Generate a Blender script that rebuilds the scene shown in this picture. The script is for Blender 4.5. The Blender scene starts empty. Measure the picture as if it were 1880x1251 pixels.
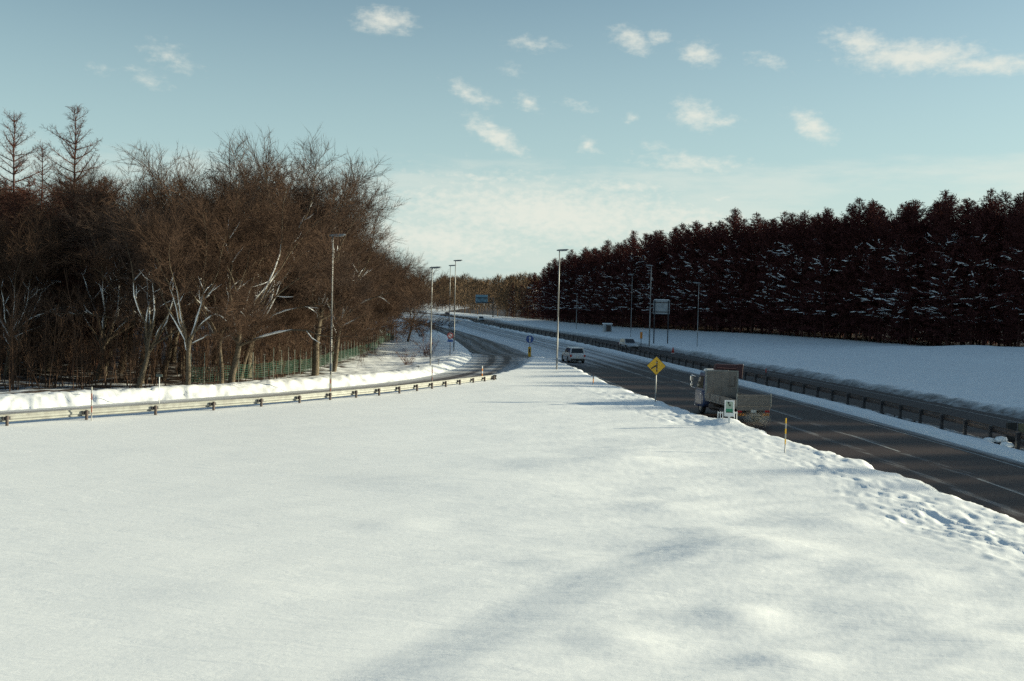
import bpy, math, random
import numpy as np
from mathutils import Vector, Matrix

# ------------------------------------------------------------------ camera, sky, sun, exposure
scene = bpy.context.scene
COL = scene.collection
R = math.radians
FPX, EYE, ROLL, HORIZON = 1880.0, 6.6, R(1.3), 554.0
PITCH = math.atan((625.5 - HORIZON) / FPX)

cam_data = bpy.data.cameras.new('camera')
cam_data.sensor_width = 36.0
cam_data.lens = 36.0
cam_data.clip_start = 0.1
cam_data.clip_end = 12000
cam = bpy.data.objects.new('camera', cam_data)
COL.objects.link(cam)
_f = Vector((0, math.cos(PITCH), -math.sin(PITCH)))
_r = Vector((1, 0, 0))
_u = Vector((0, math.sin(PITCH), math.cos(PITCH)))
_x = _r * math.cos(ROLL) + _u * math.sin(ROLL)
_y = -_r * math.sin(ROLL) + _u * math.cos(ROLL)
_z = -_f
cam.matrix_world = Matrix(((_x.x, _y.x, _z.x, 0), (_x.y, _y.y, _z.y, 0), (_x.z, _y.z, _z.z, EYE), (0, 0, 0, 1)))
scene.camera = cam

SUN_AZ, SUN_EL = R(78), R(13.5)          # to the right of the view, slightly ahead; low winter sun
SUN_DIR = Vector((math.sin(SUN_AZ) * math.cos(SUN_EL), math.cos(SUN_AZ) * math.cos(SUN_EL), math.sin(SUN_EL)))
sun_data = bpy.data.lights.new('sun', 'SUN')
sun_data.energy = 5.0
sun_data.angle = R(0.6)
sun_data.color = (1.0, 0.94, 0.69)
sun = bpy.data.objects.new('sun', sun_data)
sun.rotation_euler = (-SUN_DIR).to_track_quat('-Z', 'Y').to_euler()
sun.location = SUN_DIR * 200
COL.objects.link(sun)
SKY_STRENGTH = 0.07

scene.view_settings.view_transform = 'Standard'
scene.view_settings.look = 'None'
scene.view_settings.gamma = 1.0
scene.view_settings.use_curve_mapping = False
scene.view_settings.exposure = 0.82
scene.cycles.max_bounces = 6
scene.cycles.diffuse_bounces = 3
scene.cycles.use_denoising = False      # keep the fine twigs, and a little grain like the photograph's


def ray(px, py):
    """Direction in the world of a point of the photograph (used to measure the site)."""
    u = (px - 940) / FPX
    v = -(py - 625.5) / FPX
    c, s = math.cos(ROLL), math.sin(ROLL)
    u0, v0 = u * c - v * s, u * s + v * c
    cp, sp = math.cos(PITCH), math.sin(PITCH)
    return np.array([u0, cp + v0 * sp, -sp + v0 * cp])


def gnd(px, py, z=0.0):
    d = ray(px, py)
    return np.array([0, 0, EYE]) + d * ((z - EYE) / d[2])


def at_y(px, py, Y):
    d = ray(px, py)
    return np.array([0, 0, EYE]) + d * (Y / d[1])


def build_world():
    w = bpy.data.worlds.new('World')
    scene.world = w
    w.use_nodes = True
    w.cycles.sampling_method = 'MANUAL'
    w.cycles.sample_map_resolution = 512
    nt = w.node_tree
    nt.nodes.clear()
    N, L = nt.nodes.new, nt.links.new
    out = N('ShaderNodeOutputWorld')
    bg = N('ShaderNodeBackground')
    bg.inputs['Strength'].default_value = SKY_STRENGTH
    L(bg.outputs[0], out.inputs[0])
    sky = N('ShaderNodeTexSky')
    sky.sky_type = 'NISHITA'
    sky.sun_disc = False
    sky.sun_elevation = SUN_EL
    sky.sun_rotation = SUN_AZ
    sky.altitude = 20
    sky.air_density = 1.0
    sky.dust_density = .7
    sky.ozone_density = 1.0
    tint = N('ShaderNodeMix'); tint.data_type = 'RGBA'; tint.blend_type = 'MULTIPLY'
    tint.inputs[0].default_value = 1.0
    L(sky.outputs[0], tint.inputs[6])
    tint.inputs[7].default_value = SKY_TINT
    tc = N('ShaderNodeTexCoord')
    sep = N('ShaderNodeSeparateXYZ'); L(tc.outputs['Generated'], sep.inputs[0])
    az = N('ShaderNodeMath'); az.operation = 'ARCTAN2'; L(sep.outputs[0], az.inputs[0]); L(sep.outputs[1], az.inputs[1])
    el = N('ShaderNodeMath'); el.operation = 'ARCSINE'; L(sep.outputs[2], el.inputs[0])
    uv = N('ShaderNodeCombineXYZ'); L(az.outputs[0], uv.inputs[0]); L(el.outputs[0], uv.inputs[1])

    def math_(op, a, b=None, clamp=False):
        m = N('ShaderNodeMath'); m.operation = op; m.use_clamp = clamp
        for i, s in enumerate((a, b)):
            if s is None: continue
            if isinstance(s, (int, float)): m.inputs[i].default_value = s
            else: L(s, m.inputs[i])
        return m.outputs[0]

    def ramp(v, a, b):
        m = N('ShaderNodeMapRange'); m.interpolation_type = 'SMOOTHSTEP'
        L(v, m.inputs[0]); m.inputs[1].default_value = a; m.inputs[2].default_value = b
        return m.outputs[0]

    def noise(vec, scale, detail, rough=0.55):
        n = N('ShaderNodeTexNoise'); n.inputs['Scale'].default_value = scale
        n.inputs['Detail'].default_value = detail; n.inputs['Roughness'].default_value = rough
        L(vec, n.inputs['Vector']); return n

    # ragged edges: the cloud coordinates are pushed about by noise
    stretch = N('ShaderNodeMapping'); stretch.inputs['Scale'].default_value = (1, 1.8, 1); L(uv.outputs[0], stretch.inputs[0])
    nz = noise(stretch.outputs[0], 34, 6, 0.6)
    push = N('ShaderNodeVectorMath'); push.operation = 'MULTIPLY_ADD'
    L(nz.outputs['Color'], push.inputs[0]); push.inputs[1].default_value = (0.034, 0.016, 0); L(uv.outputs[0], push.inputs[2])
    fine = noise(stretch.outputs[0], 95, 5, 0.6)
    clouds = [(705, 38, 56, 22, 5, 1), (315, 106, 52, 18, 18, .55), (270, 142, 42, 15, 18, .5), (185, 128, 24, 9, 0, .4),
              (975, 82, 50, 13, 0, .6), (1160, 74, 42, 20, 18, .9), (1207, 68, 22, 16, 0, .7), (1285, 99, 36, 20, 12, .9),
              (1412, 112, 42, 12, 10, .6), (1580, 80, 60, 24, 14, 1), (1680, 104, 120, 26, 7, 1.15), (1815, 120, 95, 17, 4, 1),
              (862, 170, 50, 14, 20, .8), (968, 190, 26, 15, 12, .75), (1062, 195, 32, 9, 12, .5), (912, 250, 72, 20, 24, 1),
              (1080, 270, 24, 14, 10, .8), (1275, 210, 44, 26, 16, 1), (1310, 222, 46, 12, 6, .8), (1490, 230, 46, 21, 32, 1.1),
              (1275, 302, 120, 18, 4, .75), (940, 130, 22, 12, 30, .4), (1165, 218, 18, 8, 5, .5), (1200, 268, 22, 10, 0, .5),
              (880, 328, 170, 12, 3, .7), (1140, 345, 150, 22, 8, .75), (1330, 365, 150, 16, 6, .6), (800, 440, 200, 10, 0, .4),
              (1000, 445, 190, 12, 0, .4), (230, 335, 40, 12, 8, .7), (1190, 410, 90, 10, 25, .45), (1010, 395, 430, 70, 3, 1.1), (800, 440, 300, 55, 0, 1.0), (1250, 400, 260, 40, 5, .9)]
    total = None
    rnd = random.Random(5)
    spots = [(ray(c[0], c[1]), c[2] / FPX, c[3] / FPX, -c[4] - 1.3, c[5]) for c in clouds]
    for i in range(8):                           # the same scattered clouds go on around the sky
        a = rnd.uniform(R(45), R(315)); e = R(rnd.uniform(4, 24)); s = rnd.uniform(.02, .06)
        spots.append((np.array([math.sin(a) * math.cos(e), math.cos(a) * math.cos(e), math.sin(e)]), s, s * .35, -10, .8))
    turned = {}
    for rot in (-3.0, -18.0, -31.0):                # the clouds lie in three slants
        t = N('ShaderNodeVectorRotate'); t.rotation_type = 'Z_AXIS'; t.inputs['Angle'].default_value = -R(rot)
        L(push.outputs[0], t.inputs['Vector']); turned[rot] = t.outputs[0]
    for d, a, b, rot, k in spots:
        d = d / np.linalg.norm(d)
        rot = min(turned, key=lambda q: abs(q - rot))
        cu, cv = math.atan2(d[0], d[1]) + 0.017, math.asin(d[2]) + 0.008
        c, s = math.cos(-R(rot)), math.sin(-R(rot))
        ru, rv = cu * c - cv * s, cu * s + cv * c
        sx, sy = 1 / (a * 1.25), 1 / (b * 1.35)
        m = N('ShaderNodeVectorMath'); m.operation = 'MULTIPLY_ADD'
        L(turned[rot], m.inputs[0]); m.inputs[1].default_value = (sx, sy, 0); m.inputs[2].default_value = (-ru * sx, -rv * sy, 0)
        ln = N('ShaderNodeVectorMath'); ln.operation = 'LENGTH'; L(m.outputs[0], ln.inputs[0])
        g = N('ShaderNodeMath'); g.operation = 'MULTIPLY_ADD'; L(ln.outputs['Value'], g.inputs[0]); g.inputs[1].default_value = -k; g.inputs[2].default_value = k
        total = g.outputs[0] if total is None else math_('MAXIMUM', total, g.outputs[0])
    body = math_('ADD', total, math_('MULTIPLY', math_('SUBTRACT', fine.outputs[0], .5), 1.25))
    dens = math_('MULTIPLY', ramp(body, 0.0, 1.15), 0.8)
    # a soft veil of thin cloud low over the horizon
    low = N('ShaderNodeMapping'); low.inputs['Scale'].default_value = (1, 5, 1); L(uv.outputs[0], low.inputs[0])
    bn = noise(low.outputs[0], 7, 7, 0.62)
    edge = math_('ADD', el.outputs[0], math_('MULTIPLY', math_('SUBTRACT', bn.outputs[0], .5), -.06))
    veil = math_('MULTIPLY', ramp(edge, 0.140, 0.115), math_('ADD', math_('MULTIPLY', ramp(bn.outputs[0], .36, .62), .62), .3))
    veil = math_('MULTIPLY', veil, 0.42)
    dens = math_('MAXIMUM', dens, veil)
    # winter haze paling the sky towards the horizon, the same all round
    hz_ = N('ShaderNodeMix'); hz_.data_type = 'RGBA'
    L(math_('MULTIPLY', ramp(el.outputs[0], .38, -.02), .78), hz_.inputs[0]); L(tint.outputs[2], hz_.inputs[6]); hz_.inputs[7].default_value = HAZE_COL
    mix = N('ShaderNodeMix'); mix.data_type = 'RGBA'
    L(dens, mix.inputs[0]); L(hz_.outputs[2], mix.inputs[6]); mix.inputs[7].default_value = CLOUD
    L(mix.outputs[2], bg.inputs['Color'])


SKY_TINT = (1.0, 1.10, 1.04, 1)
CLOUD = (6.9, 6.9, 6.1, 1)
HAZE_COL = (4.2, 5.8, 6.0, 1)
build_world()

# ------------------------------------------------------------------ helpers
def tag(o, label=None, cat=None, group=None, kind=None):
    if label: o['label'] = label
    if cat: o['category'] = cat
    if group: o['group'] = group
    if kind: o['kind'] = kind
    return o


def link(name, mesh, parent=None):
    o = bpy.data.objects.new(name, mesh)
    COL.objects.link(o)
    if parent is not None:
        o.parent = parent
    return o


def empty(name, loc=(0, 0, 0), rz=0.0):
    o = bpy.data.objects.new(name, None)
    o.empty_display_size = 0.3
    COL.objects.link(o)
    o.location = loc
    o.rotation_euler = (0, 0, rz)
    return o


def copy_thing(root):
    """A copy of a thing with copies of its parts and sub-parts (mesh data shared)."""
    def cp(o, parent):
        c = o.copy()
        COL.objects.link(c)
        if parent is not None:
            c.parent = parent
        for ch in o.children:
            cp(ch, c)
        return c
    return cp(root, None)


def arr_mesh(name, verts, faces, mat, smooth=False):
    """Mesh from numpy arrays; faces is an (n,3) or (n,4) array or a list of such arrays."""
    if not isinstance(faces, list):
        faces = [faces]
    me = bpy.data.meshes.new(name)
    verts = np.asarray(verts, dtype=np.float32)
    me.vertices.add(len(verts))
    me.vertices.foreach_set('co', verts.ravel())
    idx = np.concatenate([f.ravel() for f in faces]).astype(np.int32)
    cnt = np.concatenate([np.full(len(f), f.shape[1]) for f in faces]).astype(np.int32)
    start = np.concatenate([[0], np.cumsum(cnt)[:-1]]).astype(np.int32)
    me.loops.add(len(idx))
    me.loops.foreach_set('vertex_index', idx)
    me.polygons.add(len(cnt))
    me.polygons.foreach_set('loop_start', start)
    me.polygons.foreach_set('loop_total', cnt)
    if smooth:
        me.polygons.foreach_set('use_smooth', np.ones(len(cnt), dtype=bool))
    me.update(calc_edges=True)
    me.materials.append(mat)
    return me


class MB:
    def __init__(self):
        self.v, self.f = [], []

    def add(self, vs, fs):
        b = len(self.v)
        self.v += [tuple(p) for p in vs]
        self.f += [tuple(i + b for i in f) for f in fs]
        return self

    def box(self, c, s, rz=0.0):
        x, y, z = s[0] / 2, s[1] / 2, s[2] / 2
        cr, sr = math.cos(rz), math.sin(rz)
        vs = []
        for dz in (-z, z):
            for dx, dy in ((-x, -y), (x, -y), (x, y), (-x, y)):
                vs.append((c[0] + dx * cr - dy * sr, c[1] + dx * sr + dy * cr, c[2] + dz))
        return self.add(vs, [(3, 2, 1, 0), (4, 5, 6, 7), (0, 1, 5, 4), (1, 2, 6, 5), (2, 3, 7, 6), (3, 0, 4, 7)])

    def cyl(self, p0, p1, r0, r1=None, n=10, caps=True):
        r1 = r0 if r1 is None else r1
        p0, p1 = Vector(p0), Vector(p1)
        t = (p1 - p0).normalized()
        a = t.orthogonal().normalized()
        b = t.cross(a)
        vs = []
        for p, r in ((p0, r0), (p1, r1)):
            for i in range(n):
                q = 2 * math.pi * i / n
                vs.append(p + a * (r * math.cos(q)) + b * (r * math.sin(q)))
        fs = [(i, (i + 1) % n, n + (i + 1) % n, n + i) for i in range(n)]
        if caps:
            fs += [tuple(range(n - 1, -1, -1)), tuple(range(n, 2 * n))]
        return self.add(vs, fs)

    def tube(self, pts, rad, n=8):
        for i in range(len(pts) - 1):
            r0 = rad[i] if hasattr(rad, '__len__') else rad
            r1 = rad[i + 1] if hasattr(rad, '__len__') else rad
            self.cyl(pts[i], pts[i + 1], r0, r1, n)
        return self

    def loft(self, rings, caps=True, closed=True):
        n = len(rings[0])
        vs = [p for r in rings for p in r]
        fs = []
        for k in range(len(rings) - 1):
            for i in range(n if closed else n - 1):
                j = (i + 1) % n
                fs.append((k * n + i, k * n + j, (k + 1) * n + j, (k + 1) * n + i))
        if caps:
            fs += [tuple(range(n - 1, -1, -1)), tuple(range((len(rings) - 1) * n, len(rings) * n))]
        return self.add(vs, fs)

    def slab(self, poly, y0, y1):
        """poly: (x,z) outline, extruded along y."""
        return self.loft([[(x, y0, z) for x, z in poly], [(x, y1, z) for x, z in poly]])

    def slab_x(self, poly, x0, x1):
        """poly: (y,z) outline, extruded along x."""
        return self.loft([[(x0, y, z) for y, z in poly], [(x1, y, z) for y, z in poly]])

    def hexa(self, b, t):
        return self.add(list(b) + list(t), [(3, 2, 1, 0), (4, 5, 6, 7), (0, 1, 5, 4), (1, 2, 6, 5), (2, 3, 7, 6), (3, 0, 4, 7)])

    def build(self, name, mat, parent=None, smooth=False, bevel=0.0):
        me = bpy.data.meshes.new(name)
        me.from_pydata(self.v, [], self.f)
        me.materials.append(mat)
        if smooth:
            me.polygons.foreach_set('use_smooth', [True] * len(me.polygons))
        me.update()
        o = link(name, me, parent)
        # keep outward normals whatever the winding above
        import bmesh
        bm = bmesh.new(); bm.from_mesh(me)
        bmesh.ops.recalc_face_normals(bm, faces=bm.faces)
        bm.to_mesh(me); bm.free()
        if bevel:
            m = o.modifiers.new('bevel', 'BEVEL'); m.width = bevel; m.segments = 2; m.limit_method = 'ANGLE'
        return o


# value noise on numpy arrays
def _hash(ix, iy, seed):
    h = (ix.astype(np.int64) * 374761393 + iy.astype(np.int64) * 668265263 + seed * 974634777) & 0x7fffffff
    h = ((h ^ (h >> 13)) * 1274126177) & 0x7fffffff
    return ((h ^ (h >> 16)) & 0xffff) / 65535.0


def vnoise(x, y, seed=0):
    ix, iy = np.floor(x), np.floor(y)
    fx, fy = x - ix, y - iy
    fx, fy = fx * fx * fx * (fx * (fx * 6 - 15) + 10), fy * fy * fy * (fy * (fy * 6 - 15) + 10)
    a, b = _hash(ix, iy, seed), _hash(ix + 1, iy, seed)
    c, d = _hash(ix, iy + 1, seed), _hash(ix + 1, iy + 1, seed)
    return (a * (1 - fx) + b * fx) * (1 - fy) + (c * (1 - fx) + d * fx) * fy - 0.5


def fbm(x, y, seed=0, octs=4):
    s, a = 0, 1.0
    for i in range(octs):
        s = s + a * vnoise(x, y, seed + i)
        x, y, a = x * 2.03 + 3.1, y * 2.03 + 1.7, a * .5
    return s


def sstep(a, b, x):
    t = np.clip((x - a) / (b - a), 0, 1)
    return t * t * (3 - 2 * t)


# ------------------------------------------------------------------ materials
def mat(name, col, rough=0.6, metal=0.0, vary=0.15, scale=6.0, bump=0.0, bump_scale=40.0, spec=0.5, col2=None, detail=4.0, dirt=0.0):
    m = bpy.data.materials.new(name)
    m.use_nodes = True
    nt = m.node_tree
    b = nt.nodes['Principled BSDF']
    b.inputs['Roughness'].default_value = rough
    b.inputs['Metallic'].default_value = metal
    b.inputs['Specular IOR Level'].default_value = spec
    tc = nt.nodes.new('ShaderNodeTexCoord')
    nz = nt.nodes.new('ShaderNodeTexNoise')
    nz.inputs['Scale'].default_value = scale
    nz.inputs['Detail'].default_value = detail
    nt.links.new(tc.outputs['Object'], nz.inputs['Vector'])
    mx = nt.nodes.new('ShaderNodeMix'); mx.data_type = 'RGBA'
    c2 = col2 if col2 else tuple(min(1, c * (1 + vary)) for c in col)
    c1 = col if col2 else tuple(c * (1 - vary) for c in col)
    mr = nt.nodes.new('ShaderNodeMapRange')
    mr.inputs[1].default_value = .3; mr.inputs[2].default_value = .7
    nt.links.new(nz.outputs[0], mr.inputs[0])
    nt.links.new(mr.outputs[0], mx.inputs[0])
    mx.inputs[6].default_value = (*c1, 1); mx.inputs[7].default_value = (*c2, 1)
    last = mx.outputs[2]
    if dirt:
        d = nt.nodes.new('ShaderNodeTexNoise'); d.inputs['Scale'].default_value = 3.3; d.inputs['Detail'].default_value = 8
        nt.links.new(tc.outputs['Object'], d.inputs['Vector'])
        dm = nt.nodes.new('ShaderNodeMapRange'); dm.inputs[1].default_value = .42; dm.inputs[2].default_value = .68; dm.inputs[4].default_value = dirt
        nt.links.new(d.outputs[0], dm.inputs[0])
        dx = nt.nodes.new('ShaderNodeMix'); dx.data_type = 'RGBA'
        nt.links.new(dm.outputs[0], dx.inputs[0]); nt.links.new(last, dx.inputs[6]); dx.inputs[7].default_value = (.13, .11, .1, 1)
        last = dx.outputs[2]
    nt.links.new(last, b.inputs['Base Color'])
    if bump:
        n2 = nt.nodes.new('ShaderNodeTexNoise'); n2.inputs['Scale'].default_value = bump_scale; n2.inputs['Detail'].default_value = 5
        nt.links.new(tc.outputs['Object'], n2.inputs['Vector'])
        bp = nt.nodes.new('ShaderNodeBump'); bp.inputs['Strength'].default_value = bump; bp.inputs['Distance'].default_value = 0.05
        nt.links.new(n2.outputs[0], bp.inputs['Height']); nt.links.new(bp.outputs[0], b.inputs['Normal'])
    return m


def snow_ground_mat():
    m = bpy.data.materials.new('field_snow')
    m.use_nodes = True
    nt = m.node_tree; N = nt.nodes.new; L = nt.links.new
    b = nt.nodes['Principled BSDF']
    b.inputs['Roughness'].default_value = 0.55
    b.inputs['Specular IOR Level'].default_value = 0.25
    tc = N('ShaderNodeTexCoord')
    # dirty ploughed snow beside the carriageways comes from a vertex attribute
    at = N('ShaderNodeAttribute'); at.attribute_name = 'dirt'
    n1 = N('ShaderNodeTexNoise'); n1.inputs['Scale'].default_value = 1.4; n1.inputs['Detail'].default_value = 9; n1.inputs['Roughness'].default_value = .65
    L(tc.outputs['Object'], n1.inputs['Vector'])
    ad = N('ShaderNodeMath'); ad.operation = 'MULTIPLY_ADD'; L(n1.outputs[0], ad.inputs[0]); ad.inputs[1].default_value = 1.0; L(at.outputs['Fac'], ad.inputs[2])
    mr = N('ShaderNodeMapRange'); mr.inputs[1].default_value = .72; mr.inputs[2].default_value = 1.35; L(ad.outputs[0], mr.inputs[0])
    mx = N('ShaderNodeMix'); mx.data_type = 'RGBA'; L(mr.outputs[0], mx.inputs[0])
    mx.inputs[6].default_value = (.86, .87, .88, 1); mx.inputs[7].default_value = (.085, .068, .06, 1)
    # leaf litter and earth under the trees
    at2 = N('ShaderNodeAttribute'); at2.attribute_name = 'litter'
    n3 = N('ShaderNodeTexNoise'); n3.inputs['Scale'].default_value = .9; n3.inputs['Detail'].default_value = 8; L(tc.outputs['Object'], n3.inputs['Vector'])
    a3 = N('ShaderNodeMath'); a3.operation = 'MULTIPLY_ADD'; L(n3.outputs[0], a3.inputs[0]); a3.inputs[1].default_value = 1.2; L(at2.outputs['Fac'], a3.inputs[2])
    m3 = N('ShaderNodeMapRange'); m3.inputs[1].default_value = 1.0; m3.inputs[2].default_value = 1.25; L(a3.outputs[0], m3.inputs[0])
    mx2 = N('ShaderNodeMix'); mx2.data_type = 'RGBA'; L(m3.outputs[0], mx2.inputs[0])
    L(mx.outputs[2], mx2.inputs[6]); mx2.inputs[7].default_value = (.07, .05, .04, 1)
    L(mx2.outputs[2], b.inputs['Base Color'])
    n2 = N('ShaderNodeTexNoise'); n2.inputs['Scale'].default_value = 7; n2.inputs['Detail'].default_value = 7; n2.inputs['Roughness'].default_value = .6
    L(tc.outputs['Object'], n2.inputs['Vector'])
    bp = N('ShaderNodeBump'); bp.inputs['Strength'].default_value = 0.09; bp.inputs['Distance'].default_value = 0.05
    # faint wind crust: long low ripples across the field
    mp = N('ShaderNodeMapping'); mp.inputs['Rotation'].default_value = (0, 0, R(12)); mp.inputs['Scale'].default_value = (.55, 2.4, 1); L(tc.outputs['Object'], mp.inputs[0])
    n4 = N('ShaderNodeTexNoise'); n4.inputs['Scale'].default_value = 1.0; n4.inputs['Detail'].default_value = 6; n4.inputs['Roughness'].default_value = .6; n4.inputs['Distortion'].default_value = .6
    L(mp.outputs[0], n4.inputs['Vector'])
    b2 = N('ShaderNodeBump'); b2.inputs['Strength'].default_value = .30; b2.inputs['Distance'].default_value = .10
    L(n4.outputs[0], b2.inputs['Height']); L(b2.outputs[0], bp.inputs['Normal'])
    L(n2.outputs[0], bp.inputs['Height']); L(bp.outputs[0], b.inputs['Normal'])
    return m


def road_mat(name):
    m = bpy.data.materials.new(name)
    m.use_nodes = True
    nt = m.node_tree; N = nt.nodes.new; L = nt.links.new
    b = nt.nodes['Principled BSDF']
    uv = N('ShaderNodeUVMap'); uv.uv_map = 'UVMap'
    mp = N('ShaderNodeMapping'); mp.inputs['Scale'].default_value = (1.5, 0.05, 1); L(uv.outputs[0], mp.inputs[0])
    streak = N('ShaderNodeTexNoise'); streak.inputs['Scale'].default_value = 1.6; streak.inputs['Detail'].default_value = 7; streak.inputs['Roughness'].default_value = .62
    L(mp.outputs[0], streak.inputs['Vector'])
    mp2 = N('ShaderNodeMapping'); mp2.inputs['Scale'].default_value = (1.0, 0.35, 1); L(uv.outputs[0], mp2.inputs[0])
    blot = N('ShaderNodeTexNoise'); blot.inputs['Scale'].default_value = 1.3; blot.inputs['Detail'].default_value = 9; blot.inputs['Roughness'].default_value = .7
    L(mp2.outputs[0], blot.inputs['Vector'])
    at = N('ShaderNodeAttribute'); at.attribute_name = 'slush'
    s1 = N('ShaderNodeMath'); s1.operation = 'MULTIPLY_ADD'; L(streak.outputs[0], s1.inputs[0]); s1.inputs[1].default_value = .75; L(at.outputs['Fac'], s1.inputs[2])
    s2 = N('ShaderNodeMath'); s2.operation = 'MULTIPLY_ADD'; L(blot.outputs[0], s2.inputs[0]); s2.inputs[1].default_value = .5; L(s1.outputs[0], s2.inputs[2])
    mr = N('ShaderNodeMapRange'); mr.inputs[1].default_value = .78; mr.inputs[2].default_value = 1.45; L(s2.outputs[0], mr.inputs[0])
    asp = N('ShaderNodeMix'); asp.data_type = 'RGBA'; L(blot.outputs[0], asp.inputs[0])
    asp.inputs[6].default_value = (.021, .011, .009, 1); asp.inputs[7].default_value = (.045, .025, .021, 1)
    mx = N('ShaderNodeMix'); mx.data_type = 'RGBA'; L(mr.outputs[0], mx.inputs[0])
    L(asp.outputs[2], mx.inputs[6]); mx.inputs[7].default_value = (.72, .74, .76, 1)
    L(mx.outputs[2], b.inputs['Base Color'])
    rr = N('ShaderNodeMapRange'); rr.inputs[3].default_value = .62; rr.inputs[4].default_value = .75; L(mr.outputs[0], rr.inputs[0]); L(rr.outputs[0], b.inputs['Roughness'])
    b.inputs['Specular IOR Level'].default_value = 0.2
    bp = N('ShaderNodeBump'); bp.inputs['Strength'].default_value = .4; bp.inputs['Distance'].default_value = .03
    L(blot.outputs[0], bp.inputs['Height']); L(bp.outputs[0], b.inputs['Normal'])
    return m


def glass_mat(name, col=(.02, .022, .025)):
    return mat(name, col, .08, 0, .05, spec=.6)


M = dict(
    snow=mat('snow', (.84, .86, .88), .6, vary=.04, bump=.3, bump_scale=25, spec=.25),
    ground=snow_ground_mat(),
    road=road_mat('wet_asphalt_with_slush'),
    paint=mat('worn_white_paint', (.34, .34, .33), .6, vary=.35, scale=5, col2=(.14, .13, .13)),
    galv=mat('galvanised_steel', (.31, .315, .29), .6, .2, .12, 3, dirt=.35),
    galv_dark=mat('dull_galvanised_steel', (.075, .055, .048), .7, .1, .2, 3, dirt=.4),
    pole=mat('grey_pole_steel', (.30, .30, .29), .5, .3, .1, 4),
    lamp=mat('lamp_housing_grey', (.17, .19, .21), .5, .2, .1, 6),
    glass_l=mat('lamp_glass', (.5, .52, .52), .25, 0, .05),
    dark=mat('dark_steel', (.035, .035, .04), .5, .2, .2, 6),
    bark=mat('deciduous_bark', (.125, .102, .075), .9, vary=.4, scale=9, bump=.6, bump_scale=30, spec=.1),
    twig=mat('brown_twigs', (.086, .053, .037), .9, vary=.3, scale=.8, spec=.1),
    twig2=mat('grey_brown_twigs', (.078, .053, .042), .9, vary=.3, scale=.8, spec=.1),
    larch_bark=mat('larch_bark', (.075, .036, .030), .9, vary=.35, scale=8, bump=.6, bump_scale=25, spec=.1),
    larch_twig=mat('larch_twigs', (.078, .036, .028), .95, vary=.35, scale=.7, spec=.05),
    larch_dense=mat('dense_larch_twigs', (.085, .032, .030), .95, vary=.4, scale=.4, spec=.05),
    far_twig=mat('distant_wood_twigs', (.125, .085, .055), .95, vary=.3, scale=.05, spec=.05),
    shrub=mat('reddish_shrub_twigs', (.15, .075, .05), .95, vary=.3, scale=2, spec=.05),
    rust=mat('weathered_red_band', (.24, .075, .045), .6, vary=.2),
    net=mat('green_fence_net', (.02, .085, .055), .8, vary=.3, scale=2),
    fpost=mat('grey_green_fence_post', (.13, .15, .13), .6, .2, .2, 5),
    yellow=mat('sign_yellow', (.72, .40, .01), .4, vary=.08),
    black=mat('sign_black', (.02, .018, .018), .5, vary=.1),
    blue=mat('sign_blue', (.02, .09, .32), .4, vary=.1),
    blue_back=mat('guide_sign_blue', (.16, .30, .40), .45, vary=.1),
    white=mat('sign_white', (.75, .75, .74), .45, vary=.06),
    red=mat('sign_red', (.50, .06, .045), .45, vary=.1),
    green=mat('sign_green', (.02, .22, .12), .45, vary=.1),
    orange=mat('reflector_orange', (.75, .26, .03), .4, vary=.1),
    signback=mat('grey_sign_back', (.36, .38, .40), .6, .2, .12, 2, dirt=.3),
    tyre=mat('tyre_rubber', (.02, .019, .02), .85, vary=.2),
    rim=mat('wheel_steel', (.25, .25, .25), .4, .6, .15),
    glass=glass_mat('vehicle_glass'),
    carwhite=mat('white_car_paint', (.62, .63, .64), .3, 0, .04, 2, dirt=.25),
    cargrey=mat('silver_car_paint', (.46, .48, .50), .3, .3, .05, 2, dirt=.3),
    carred=mat('dark_red_car_paint', (.16, .02, .025), .3, 0, .08, 2, dirt=.2),
    crane=mat('dark_crane_paint', (.055, .018, .022), .5, .1, .15, 3),
    carblack=mat('black_car_paint', (.030, .018, .022), .25, 0, .1, 2, dirt=.15),
    truckblue=mat('truck_cab_blue', (.02, .045, .12), .35, 0, .1, 3, dirt=.25),
    truckbed=mat('grey_truck_panel', (.235, .205, .18), .6, .05, .12, 3, dirt=.45),
    truckframe=mat('truck_chassis', (.035, .03, .03), .7, 0, .3, 6, dirt=.3),
    chrome=mat('mirror_chrome', (.8, .8, .8), .12, 1.0, .03),
    lightred=mat('tail_lamp_red', (.42, .02, .02), .25, vary=.1),
    lightwhite=mat('head_lamp_clear', (.7, .7, .68), .15, vary=.05),
    plate=mat('number_plate', (.6, .6, .56), .5, vary=.05),
    plastic=mat('black_plastic', (.02, .02, .02), .6, vary=.2),
)

# ------------------------------------------------------------------ the lie of the land
def curve(pts):
    p = np.array(pts, float)
    return lambda y: np.interp(y, p[:, 1], p[:, 0])

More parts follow.
